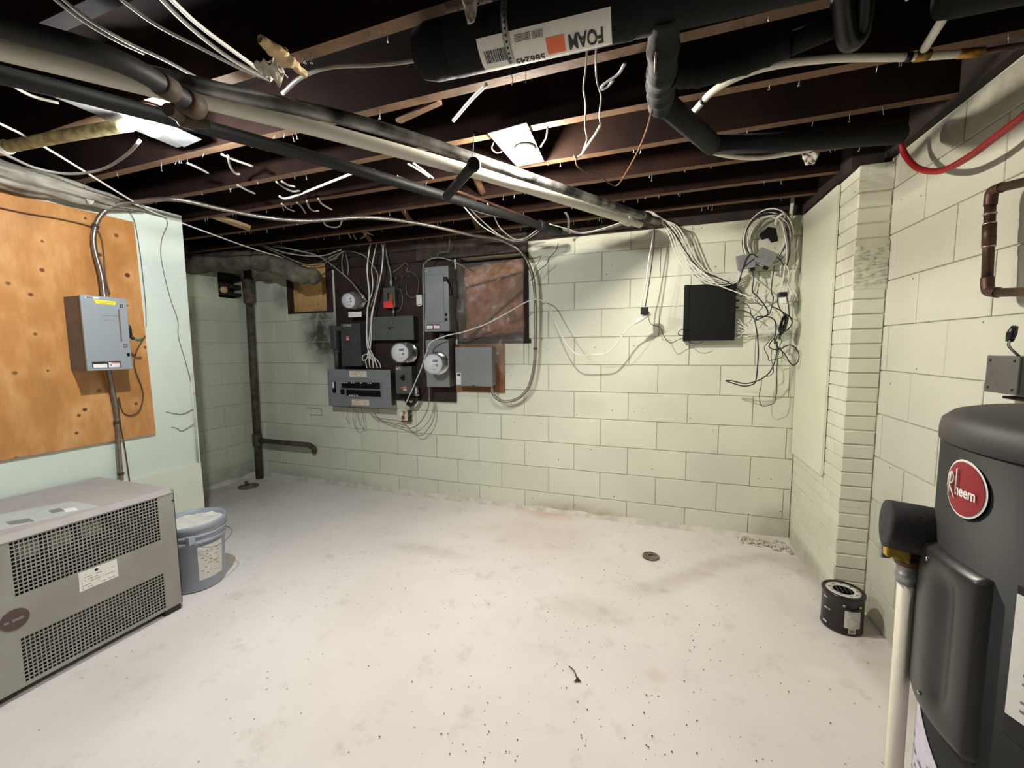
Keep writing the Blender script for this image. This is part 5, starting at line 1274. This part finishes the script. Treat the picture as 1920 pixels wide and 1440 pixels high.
for k, pts in enumerate(sorted(stubs, key=lambda q: q[0][0])):
    cable('short white cable end under the left joists, ' + ORD[k] + (' of the row' if k in (0, 13) else ' from the left'), ZP(pts, 2.14), 0.0052, 'cable_grey', name='cable_end', group='cut cable ends under the left joists')
cable('white wire loop with clips hanging under the joist above the meters', ZP([(607, 417), (612, 423), (625, 426), (636, 424), (641, 414)], 2.12), 0.0045, WC)
# tangle into the meter board from the left
for k, (lab, pts) in enumerate((
    ('grey cable in the tangle passing over the alcove duct', [(330, 427), (375, 424), (420, 440), (480, 456), (540, 475), (600, 480), (640, 468)]),
    ('grey cable drooping lowest over the alcove duct', [(345, 470), (420, 450), (470, 455), (510, 470), (560, 492), (590, 498), (620, 488), (645, 470)]),
    ('grey cable in the tangle ending above the highest meter', [(430, 448), (500, 460), (550, 468), (600, 482), (650, 520), (672, 545), (688, 565)]),
    ('thin grey cable fanning out above the boarded window', [(480, 452), (530, 462), (575, 476), (620, 486), (632, 484)]),
    ('grey cable arching from the window corner to the white cable bunch', [(600, 492), (628, 478), (650, 471), (680, 478), (697, 495), (708, 515), (705, 545), (695, 575)]))):
    cable(lab, [PY(p[0], p[1], 2.80 + 0.04 * k if p[0] > 560 else 2.60 + 0.03 * k) for p in pts], 0.005, 'cable_dull' if k % 2 else 'cable_grey')
for k, pts in enumerate(([(644, 472), (641, 488), (642, 505), (645, 518)], [(647, 472), (651, 488), (653, 502), (652, 515)])):
    cable(('left', 'right')[k] + ' one of two grey cable tails hanging above the highest meter', BP(pts, 0.09), 0.004, 'cable_grey', group='cable tails above the highest meter')
GB = 'white cables dropping behind the splitter box to the breaker panel'
for k, pts in enumerate((
    [(695, 458), (691, 480), (688, 505), (691, 530), (693, 560), (689, 580), (688, 600), (688, 630), (692, 650), (700, 668), (708, 690)],
    [(706, 457), (701, 480), (697, 505), (699, 530), (697, 550), (690, 570), (688, 595), (687, 630), (690, 655), (698, 670), (700, 690)],
    [(716, 457), (718, 475), (717, 500), (712, 525), (706, 550), (700, 575), (696, 594), (696, 630), (694, 655), (692, 672), (694, 690)],
    [(720, 456), (718, 480), (715, 510), (709, 540), (702, 570), (698, 592), (693, 630), (690, 660), (688, 672), (681, 676), (680, 668), (688, 664), (697, 666), (704, 672), (712, 682), (714, 690)],
    [(692, 462), (690, 490), (689, 520), (692, 550), (690, 575), (689, 600), (689, 640), (693, 668), (702, 676), (702, 670), (692, 668), (686, 676), (688, 690)])):
    cable(('second', 'third', 'fourth', 'rightmost', 'leftmost')[k] + ' white cable, by its top end, in the bunch feeding the breaker panel', BP(pts, 0.125 - 0.006 * k), 0.0045, WC, group=GB)
cable('grey cable running down to the red-tagged switch', BP([(722, 458), (727, 490), (732, 510), (734, 530), (736, 540)], 0.07), 0.005, 'cable_grey')
cable('thin wire wandering right of the red-tagged switch', BP([(734, 512), (748, 503), (760, 493), (765, 500), (762, 508), (775, 512), (785, 525), (783, 548), (775, 558), (764, 552), (761, 535)], 0.045), 0.003, 'cable_dull', 'wire', 'wire')
cable('thin dull wire hanging beside the little white box', BP([(735, 525), (742, 540), (752, 545), (755, 565), (750, 582), (742, 585)], 0.04), 0.003, 'cable_dull', 'wire', 'wire')
cable('grey cable arching over the tall safety switch and down to the outlet', BP([(882, 507, .06), (850, 490, .08), (820, 483, .10), (800, 490, .14), (793, 505, .19), (794, 560, .19), (794, 620, .17), (794, 660, .12), (797, 690, .10), (803, 715, .09), (805, 745, .08), (800, 772, .08), (785, 795, .07), (768, 803, .06), (745, 798, .05), (720, 790, .05), (705, 780, .06), (698, 768, .07)]), 0.0045, 'cable_grey')
cable('grey wire dropping from the joist to the tall safety switch', BP([(842, 425), (843, 445), (841, 470), (832, 473), (822, 474), (820, 484)], 0.12), 0.003, 'cable_dull', 'wire', 'wire')
cable('grey cable looping low below the outlet', BP([(690, 768, .06), (702, 782, .06), (730, 787, .05), (755, 792, .05), (772, 808, .06), (788, 817, .06), (802, 805, .06), (813, 785, .05), (816, 758, .03)]), 0.004, 'cable_grey')
cable('thin wire circle dangling under the breaker panel', BP([(664, 758), (662, 785), (668, 805), (675, 811), (682, 805), (682, 788), (676, 758)], 0.06), 0.0022, 'cable_dull', 'wire', 'wire')
cable('thin grey wire tail hanging under the left half of the breaker panel', BP([(652, 768), (650, 785), (655, 795)], 0.05), 0.0022, 'cable_dull', 'wire', 'wire')
cable('short frayed white wire end under the breaker panel', BP([(668, 768), (672, 785), (676, 796), (682, 803)], 0.06), 0.003, 'cable_grey', 'wire', 'wire')
cable('small grey cable hook right of the outlet', BP([(764, 782), (773, 772), (776, 760)], 0.04), 0.003, 'cable_grey', 'wire', 'wire')
# white extension cord across the wall
cable('white extension cord looping from the outlet along the wall to the power tap', BP([(752, 784, .06), (757, 765, .10), (772, 732, .17), (788, 695, .19), (800, 660, .20), (808, 642, .20), (835, 630, .21), (870, 622, .21), (910, 608, .20), (950, 587, .18), (985, 567, .14), (1005, 561, .10), (1025, 570, .10), (1040, 600, .12), (1058, 638, .16), (1075, 660, .19), (1090, 666, .20), (1115, 665, .20), (1138, 662, .20), (1155, 645, .20), (1175, 618, .20), (1190, 606, .20)]), 0.0045, WC)
pt = thing('power_tap', 'white plug connector with black adapter dangling on the wall', 'connector', B(1205, 600, 0.21))
a, c = B(1190, 606, 0.20), B(1219, 587, 0.20)
mb('white_plastic').tube([a, a.lerp(c, 0.25), c], [0.009, 0.014, 0.015], 10).build('connector_body', pt)
m = mb('black_plastic'); q = B(1209, 583, 0.215); m.box(q - Vector((0.026, 0.022, 0.024)), q + Vector((0.022, 0.02, 0.024)), 0.005); m.build('adapter', pt)
cable('white cord hanging from the pipe end to the power tap', BP([(1226, 428, .22), (1222, 455, .22), (1216, 490, .22), (1211, 530, .21), (1204, 560, .21), (1202, 578, .21)]), 0.0038, WC)
cable('black cord hanging from the pipe end to the power tap', BP([(1227, 428, .21), (1226, 460, .21), (1220, 510, .21), (1214, 550, .21), (1210, 574, .21)]), 0.0035, 'cable_black')
cable('thin black cord zigzagging from the adapter to the black network box', BP([(1215, 592, .20), (1219, 605, .19), (1225, 610, .17), (1237, 614, .15), (1245, 630, .13), (1256, 643, .12), (1272, 637, .11), (1284, 634, .10), (1295, 643, .10), (1310, 644, .10), (1319, 640, .10)]), 0.0022, 'cable_black')
cable('thin black lead with plug curling at the lower left of the network box', BP([(1284, 630, .09), (1272, 627, .10), (1276, 619, .11), (1290, 615, .10)]), 0.0024, 'cable_black')
cable('black spliced wire hanging by the conduit at the bay corner', BP([(1047, 455), (1042, 470), (1030, 484), (1025, 495), (1012, 505), (1005, 515), (995, 525)], 0.09), 0.0024, 'cable_black', 'wire', 'wire')
cable('thin black wire forked beside the conduit at the bay corner', BP([(990, 487), (1004, 484), (1014, 480), (1010, 492), (1003, 502), (999, 520), (993, 528)], 0.08), 0.002, 'cable_black', 'wire', 'wire')
# data cables above the middle of the room
GD = 'white data cables fanned out beneath the iron pipes'
for k, pts in enumerate(([(700, 318), (770, 348), (840, 372), (900, 398), (960, 412), (1005, 425)], [(735, 335), (800, 360), (860, 380), (930, 404), (990, 418)], [(745, 330), (800, 352), (870, 378), (940, 402), (1010, 422)], [(840, 362), (890, 388), (960, 408), (1015, 424)], [(765, 307), (790, 322), (804, 332)], [(775, 306), (797, 322), (812, 334)])):
    cable(('longest white data cable of the flat bunch under the joists', 'lower white data cable of the flat bunch under the joists', 'upper white data cable of the flat bunch under the joists', 'white data cable of the flat bunch starting at the black pipe stub', 'left one of two short white cables behind the drain pipe', 'right one of two short white cables behind the drain pipe')[k], ZP(pts, 2.09 - 0.006 * (k % 3)), 0.004, WC, group=GD)
cable('white data cable sagging deepest from the bunch, leftmost loop', ZP([(848, 362, 2.085), (870, 388, 2.07), (905, 425, 2.05), (945, 446, 2.05), (970, 452, 2.06), (990, 447, 2.07), (1012, 432, 2.09)]), 0.0036, WC)
cable('white data cable sagging from the bunch, middle loop', ZP([(878, 388, 2.085), (905, 415, 2.07), (935, 440, 2.05), (955, 448, 2.06), (975, 450, 2.06)]), 0.0036, WC)
cable('white data cable sagging from the bunch, rightmost loop', ZP([(914, 382, 2.11), (926, 405, 2.085), (940, 430, 2.06), (965, 448, 2.06), (985, 446, 2.07), (1008, 430, 2.09)]), 0.0036, WC)
for k in range(3):
    cable(('upper', 'middle', 'lower')[k] + ' white data cable passing behind the iron pipe end at the back wall', ZP([(1030, 420 + 2 * k), (1060, 428 + 2 * k), (1090, 436 + k), (1120, 431 + k), (1150, 422 + 2 * k), (1185, 410 + 2 * k)], 2.115), 0.0036, WC, group='white data cables behind the pipe ends')
# bunch from pipe end to the network box and coil
GC = 'white cables draped from the pipe end to the coil'
for k in range(6):
    j = (k - 2.5) * 1.7
    pts = [(1195 + 6 * k, 398 + 2 * k, .32), (1235 + 2 * j, 406 + 1.5 * j, .26), (1262 + 2.2 * j, 432 - 1.5 * j, .20), (1278 + 3 * j, 465 - 1.6 * j, .16), (1297 + 2.5 * j, 497 - 2 * j, .13), (1322 + j, 518 - 2.2 * j, .11), (1352 + j, 526 - 2.2 * j, .10), (1378, 520 - 2.4 * j, .09), (1394 + 0.6 * j, 505 - 1.5 * j, .08)]
    cable(('lowest', 'second lowest', 'third lowest', 'third highest', 'second highest', 'highest')[k] + ' white cable in the bunch draped from the pipe end to the coil', BP(pts), 0.0036, WC, group=GC)
cable('black cable within the draped white bunch reaching the network box', BP([(1236, 405, .26), (1266, 440, .20), (1288, 475, .16), (1315, 507, .13), (1350, 522, .11), (1375, 535, .10), (1390, 548, .09), (1391, 556, .09), (1378, 553, .08)]), 0.0034, 'cable_black')
cable('bright white cable crossing over the network box towards the coil tail', BP([(1276, 470, .17), (1298, 494, .15), (1330, 520, .14), (1346, 534, .13), (1376, 546, .12), (1405, 557, .11), (1418, 560, .10), (1440, 548, .09), (1462, 532, .08)]), 0.0038, WC)
# cable coil hung in the corner
cq = B(1437, 448, 0.07); n_c = 9
t = thing('cable_coil', 'coil of white cable tied up high in the right corner', 'cable coil', cq - Vector((0, 0, 0.17)))
for k in range(n_c):
    rr = 0.112 + 0.0055 * k; oy = random.uniform(-0.02, 0.02); ox = random.uniform(-0.006, 0.008); oz = random.uniform(-0.008, 0.008); e = 0.86 + 0.03 * random.random()
    P = [cq + Vector((ox + rr * e * math.cos(a), oy + 0.012 * math.sin(2 * a + k), oz + rr * 1.10 * math.sin(a))) for a in [2 * math.pi * i / 40 for i in range(41)]]
    mb('cable_black' if k in (4, 7) else 'cable_white').tube(P, 0.0036, 7).build('cable_turn', t)
a = B(1462, 412, 0.07)
mb('white_plastic').curve([a + Vector((-0.025, -0.03, 0.0)), a + Vector((0, -0.045, 0.02)), a + Vector((0.02, -0.02, 0.02)), a + Vector((0.015, 0.02, -0.01)), a + Vector((-0.02, 0.0, -0.025)), a + Vector((-0.025, -0.03, 0.0))], 0.007, 8).build('tie', t)
mb('cloth_grey').curve([B(1487, 338, 0.06), B(1486, 380, 0.06), B(1482, 410, 0.06), B(1480, 430, 0.05)], 0.011, 10).build('hanging_strap', t)
# flat black patch behind the coil, painted as the dark inside of a hole
m = mb('void_black'); pts = [B(1424, 440, 0.001), B(1440, 425, 0.001), B(1455, 428, 0.001), B(1459, 452, 0.001), B(1446, 455, 0.001), B(1440, 446, 0.001), B(1428, 450, 0.001)]
m.prism(pts, (0, -0.001, 0)); m.build('hole_dark_patch', back)
GT = 'white cable tails hanging from the coil'
for k in range(5):
    pts = [(1466 + 2.5 * k, 416), (1471 + 2.5 * k, 440), (1475 + 2 * k, 465), (1474 + 1.5 * k, 490), (1471 + 1.2 * k, 502), (1468 + 2 * k, 525), (1460 + 8 * k, 552), (1456 + 9 * k, 570 - 6 * abs(k - 2))]
    cable(('leftmost', 'second', 'third', 'fourth', 'rightmost')[k] + ' of the five white cable tails dropping from the coil, counted from the left', BP(pts, 0.10 - 0.008 * k), 0.0036, WC, group=GT)
cable('thin white cable loop bowing out right of the coil tails', BP([(1480, 440), (1486, 460), (1486, 478), (1480, 500)], 0.06), 0.003, WC)
cable('black cable following the coil tails', BP([(1473, 425), (1480, 450), (1481, 475), (1476, 498)], 0.09), 0.0036, 'cable_black')
cable('white zip tie loop around the cable tails', BP([(1463, 515), (1464, 500), (1470, 497), (1477, 502), (1478, 515), (1472, 520)], 0.11), 0.0034, WC)
# two small grey switches
for lab, cx_, cy_, rot, w_, h_ in (('small grey splitter hanging left under the coil', 1398, 491, 8, 0.10, 0.088), ('small grey splitter tilted right under the coil', 1435, 483, -28, 0.105, 0.090)):
    q = B(cx_, cy_, 0.115); M_ = Matrix.Translation(q) @ Matrix.Rotation(math.radians(-rot), 4, 'Y')
    t = thing('cable_splitter', lab, 'splitter', q - Vector((0, 0, h_ / 2)))
    mb('box_small_grey').box((-w_ / 2, -0.012, -h_ / 2), (w_ / 2, 0.012, h_ / 2), 0.003, M_).build('case', t)
    mb('ink_grey').box((-w_ / 2 + 0.012, -0.0128, -0.02), (-0.008, -0.0119, 0.03), 0, M_).box((0.012, -0.0128, -0.03), (0.032, -0.0119, 0.02), 0, M_).build('label', t)
    mb('black_plastic').box((w_ / 2 - 0.035, -0.010, -h_ / 2 - 0.02), (w_ / 2 - 0.005, 0.010, -h_ / 2), 0.003, M_).build('plug', t)
BK = 'cable_black'
cable('black cord arching over the left grey splitter', BP([(1385, 530), (1390, 512), (1398, 488), (1405, 478), (1412, 477), (1420, 482)], 0.135), 0.0028, BK)
cable('second black cord beside the left grey splitter', BP([(1380, 538), (1388, 525), (1392, 505), (1402, 495), (1414, 485)], 0.13), 0.0024, BK)
cable('thick black cord dropping from the left splitter to the tangle', BP([(1411, 508), (1413, 525), (1411, 545), (1420, 556), (1432, 570), (1440, 585), (1436, 592), (1425, 597), (1418, 600), (1420, 594), (1440, 594), (1452, 600), (1455, 615), (1453, 630), (1452, 645)], 0.11), 0.0038, BK)
cable('black cord dropping straight from the right splitter', BP([(1452, 498), (1449, 520), (1446, 545), (1450, 558), (1447, 575), (1443, 588), (1438, 592)], 0.12), 0.0034, BK)
cable('black cord running from the right splitter to the cable tails', BP([(1455, 480), (1464, 488), (1469, 498)], 0.12), 0.003, BK)
cable('thin black wire wandering down the middle of the tangle', BP([(1424, 532), (1418, 553), (1416, 562), (1424, 570), (1430, 575), (1422, 585), (1412, 594), (1405, 605)], 0.08), 0.002, BK)
cable('white cable crossing diagonally behind the black tangle', BP([(1403, 510), (1412, 520), (1430, 535), (1448, 550), (1470, 565)], 0.06), 0.0036, WC)
cable('black cord arching from the network box down to the long loop', BP([(1378, 582, .07), (1392, 582, .09), (1406, 588, .12), (1414, 598, .14), (1418, 615, .15), (1421, 640, .15), (1422, 665, .15), (1420, 690, .15), (1418, 710, .15), (1413, 720, .15), (1395, 724, .15), (1375, 719, .15), (1361, 714, .15), (1372, 714, .15), (1395, 719, .15), (1415, 716, .15), (1430, 709, .15), (1443, 698, .14), (1452, 680, .13), (1457, 660, .12), (1457, 640, .12)]), 0.0036, BK)
cable('thin black cord from the upper port of the network box', BP([(1378, 566, .07), (1390, 566, .09), (1402, 572, .10), (1407, 582, .11), (1408, 592, .12)]), 0.0026, BK)
cable('thick black cord looping around the power brick', BP([(1447, 575), (1460, 580), (1472, 588), (1482, 595), (1485, 605), (1480, 615), (1468, 624), (1458, 630), (1453, 645)], 0.13), 0.0036, BK)
cable('black cord making the round loop by the wall panel', BP([(1453, 633), (1445, 642), (1442, 650), (1450, 655), (1462, 655), (1472, 650), (1482, 647), (1492, 653), (1498, 665), (1496, 678), (1488, 684), (1481, 680), (1474, 668), (1464, 656), (1456, 648)], 0.11), 0.0034, BK)
cable('thin black wire making the tall lowest loop of the tangle', BP([(1455, 640), (1460, 655), (1458, 675), (1456, 700), (1457, 730), (1453, 752), (1447, 758), (1428, 761), (1424, 740), (1427, 725), (1428, 710)], 0.10), 0.0022, BK)
cable('thin black wire kinked left below the power brick', BP([(1450, 630), (1440, 642), (1433, 653), (1440, 668), (1441, 676), (1452, 674), (1465, 670), (1467, 662), (1462, 648), (1466, 640), (1460, 630)], 0.09), 0.0022, BK)
cable('thin black wire tail curling under the kinked loop', BP([(1447, 655), (1446, 672), (1450, 688), (1450, 698), (1444, 704), (1437, 706)], 0.08), 0.002, BK)
GW = 'white patch leads fanning from the network box'
for k in range(8):
    z_ = 598 + 4.6 * k
    cable(('topmost', 'second', 'third', 'fourth', 'fifth', 'sixth', 'seventh', 'lowest')[k] + ' thin white patch lead from the top of the network box side', BP([(1376, z_, .04), (1386, z_ + 1 + (k % 3), .06), (1398, 614 + 1.6 * k - 3 * (k % 2), .07), (1415, 616 + 1.3 * k + 3 * (k % 2), .08), (1432, 616 + 1.2 * k - 4 * (k % 2), .08), (1446, 610 + 2 * k, .09), (1455 + k, 602 + 2 * k, .10)]), 0.0020, WC, group=GW)
pb_ = thing('power_brick', 'black power brick hanging in the cable tangle', 'power adapter', B(1468, 628, 0.13))
a, c = B(1474, 590, 0.13), B(1464, 626, 0.13)
mb('black_gloss').tube([a, a.lerp(c, 0.2), a.lerp(c, 0.8), c], [0.016, 0.028, 0.030, 0.012], 12, flat=0.7).build('case', pb_)
mb('black_plastic').tube([c, B(1461, 636, 0.13)], 0.006, 8).build('strain_relief', pb_)
pg = thing('plug_adapter', 'black and white plug dangling above the power brick', 'plug', B(1467, 568, 0.13))
a = B(1467, 553, 0.13); mb('black_plastic').box(a - Vector((0.024, 0.02, 0.012)), a + Vector((0.024, 0.02, 0.016)), 0.005).build('plug_top', pg)
a = B(1467, 563, 0.13); mb('white_plastic').box(a - Vector((0.018, 0.016, 0.020)), a + Vector((0.018, 0.016, 0.016)), 0.004).build('plug_body', pg)
for q in ((1488, 567), (1484, 689)): 
    pass
cable('black cord rising beside the dangling plug', BP([(1459, 552), (1458, 565), (1462, 578), (1470, 590)], 0.13), 0.0028, BK)
cable('second black cord rising right of the dangling plug', BP([(1474, 552), (1478, 570), (1480, 590), (1484, 600)], 0.12), 0.0028, BK)
# thermostat-style wires at the ceiling
cable('twisted grey wire hanging left of the two below the FOAM sticker', ZP([(1101, 88, 2.05), (1098, 130, 2.04), (1094, 165, 2.04), (1098, 195, 2.05), (1097, 235, 2.05), (1100, 262, 2.06), (1092, 285, 2.07)]), 0.0026, 'cable_grey', 'wire', 'wire')
cable('twisted grey wire hanging right of the two below the FOAM sticker', ZP([(1118, 84, 2.05), (1117, 120, 2.04), (1120, 155, 2.04), (1127, 180, 2.04), (1124, 215, 2.05), (1126, 233, 2.05)]), 0.0026, 'cable_grey', 'wire', 'wire')
cable('white twisted pair joining the hanging wires', ZP([(1127, 233, 2.05), (1115, 253, 2.05), (1100, 275, 2.05), (1090, 290, 2.05), (1080, 296, 2.05), (1076, 290, 2.05)]), 0.0042, WC, 'wire', 'wire')
cable('long brown wire sweeping from the hanging pair up to the branch pipe', ZP([(1080, 292, 2.05), (1082, 310, 2.05), (1098, 322, 2.06), (1120, 327, 2.07), (1140, 342, 2.09), (1156, 348, 2.10), (1170, 330, 2.08), (1195, 285, 2.06), (1215, 235, 2.03), (1226, 180, 2.01), (1229, 120, 1.99), (1231, 95, 2.0)]), 0.003, 'cable_brown', 'wire', 'wire')

# ================================================================== LOOSE BITS
g = mb('wood_pale'); a, c = PZ(487, 72, 2.07), PZ(573, 140, 2.06)
d_ = (c - a); 
def chunk(u, v):
    w_ = 0.020 + 0.008 * math.sin(math.pi * u) + 0.016 * nz((u * 9, round(v * 2), 3))
    an = 2 * math.pi * v; side = d_.cross(Vector((0, 0, 1))).normalized()
    return a + d_ * u + side * (w_ * math.cos(an) * (0.4 + 0.6 * math.sin(math.pi * min(1, u * 1.1 + 0.05)))) + Vector((0, 0, 0.010 * math.sin(an) + 0.004 * nz((u * 9, v * 6, 1))))
g.grid(24, 12, chunk); tag(g.build('wood_splinter'), 'splintered pale wood chunk hanging under the joist', 'wood scrap')
g = mb('cloth_grey'); a = PZ(508, 128, 2.09); g.grid(10, 10, lambda u, v: a + Vector((0.07 * (u - 0.5), 0.05 * (v - 0.5) + 0.01 * nz((u * 4, v * 4, 2)), 0.03 * nz((u * 3, v * 3, 5)) - 0.02 * v)), (0, 0, 0.003)); tag(g.build('paper_scrap'), 'torn grey tuft behind the splintered wood chunk', 'scrap')
g = mb('cloth_grey'); a = PZ(882, 8, 2.10); g.grid(8, 8, lambda u, v: a + Vector((0.045 * (u - 0.5) * (1 - 0.6 * v), 0.012 * nz((u * 4, v * 4, 2)), 0.02 - 0.06 * v)), (0, 0.003, 0)); tag(g.build('paper_scrap'), 'torn white tuft on the joist left of the foam pipe', 'scrap')
g = mb('cloth_grey'); a = PZ(1520, 295, 2.12); g.grid(8, 8, lambda u, v: a + Vector((0.07 * (u - 0.5) * (1 - 0.5 * v), 0.012 * nz((u * 4, v * 4, 2)), 0.02 - 0.05 * v + 0.01 * nz((u * 5, v * 2, 9)))), (0, 0.003, 0)); tag(g.build('paper_scrap'), 'torn paper tuft under the thin white water line', 'scrap')
g = mb('joist_edge'); g.prism(ZP([(742, 228), (820, 190), (829, 197), (752, 232)], 2.155), (0, 0, 0.012)); tag(g.build('wood_lath'), 'loose lath strip beneath the third joist', 'lath')
g = mb('wood_pale'); g.prism([PZ(395, 402, 2.16), PZ(470, 428, 2.13), PZ(468, 434, 2.13), PZ(390, 407, 2.16)], (0, 0, 0.02)); tag(g.build('wood_lath'), 'pale broken lath poking out above the alcove duct', 'lath')
g = mb('galvanised'); g.curve(ZP([(1150, 150), (1140, 162), (1128, 168), (1130, 160), (1140, 152), (1160, 138), (1172, 118)], 2.14), 0.006, 6, flat=0.4); tag(g.build('strap_scrap'), 'dangling curl of perforated strap right of the hanging wires', 'metal strap')
g = mb('galvanised'); g.curve([PZ(1060, 398, 2.13), PZ(1066, 410, 2.11), PZ(1066, 430, 2.09), PZ(1069, 438, 2.08)], 0.008, 6, flat=0.4); tag(g.build('pipe_strap'), 'metal strap holding the thin dark iron pipe end', 'metal strap')
# plaster rubble in the corner, crumbs and a twig on the floor
g = mb('rubble')
for k in range(170):
    u = random.random() ** 0.7; q = Vector((0.84 - 0.30 * u * random.random() - 0.02, D - 0.03 - 0.16 * random.random() * (1 - 0.5 * u), 0))
    s_ = random.uniform(0.003, 0.014); M_ = Matrix.Translation(q + Vector((0, 0, s_ * 0.5))) @ Matrix.Rotation(random.uniform(0, 6), 4, 'Z') @ Matrix.Rotation(random.uniform(-.6, .6), 4, 'X')
    g.box((-s_, -s_ * .7, -s_ * .5), (s_, s_ * .7, s_ * .5), s_ * 0.3, M_)
tag(stuff(g.build('plaster_rubble')), 'crumbled plaster heap in the floor corner by the chimney', 'rubble')
g = mb('debris_dark'); rd = random.Random(11)
for k in range(230):
    px_, py_ = rd.gauss(1130, 230), rd.uniform(950, 1430)
    if px_ > 1600 or px_ < 520: continue
    q = PZ(px_, py_, 0)
    if q.x > XC - 0.05 or q.y > D - 0.06: continue
    s_ = rd.uniform(0.0006, 0.0019); M_ = Matrix.Translation(Vector((q.x, q.y, s_ * 0.4 + 0.001))) @ Matrix.Rotation(rd.uniform(0, 6), 4, 'Z')
    g.box((-s_ * 1.4, -s_, -s_ * .4), (s_ * 1.4, s_, s_ * .4), 0, M_)
tag(stuff(g.build('floor_crumbs')), 'dark crumbs of dirt scattered over the painted floor', 'debris')
g = mb('debris_dark'); P = [PZ(1067, 1249, 0.004), PZ(1076, 1257, 0.005), PZ(1080, 1266, 0.005), PZ(1083, 1277, 0.003)]
g.curve(P, 0.0022, 6); g.prism([PZ(1076, 1279, 0.002), PZ(1083, 1269, 0.003), PZ(1090, 1279, 0.002), PZ(1083, 1277, 0.002)], (0, 0, 0.002)); tag(g.build('dry_twig'), 'small dark twig lying on the middle of the floor', 'twig')
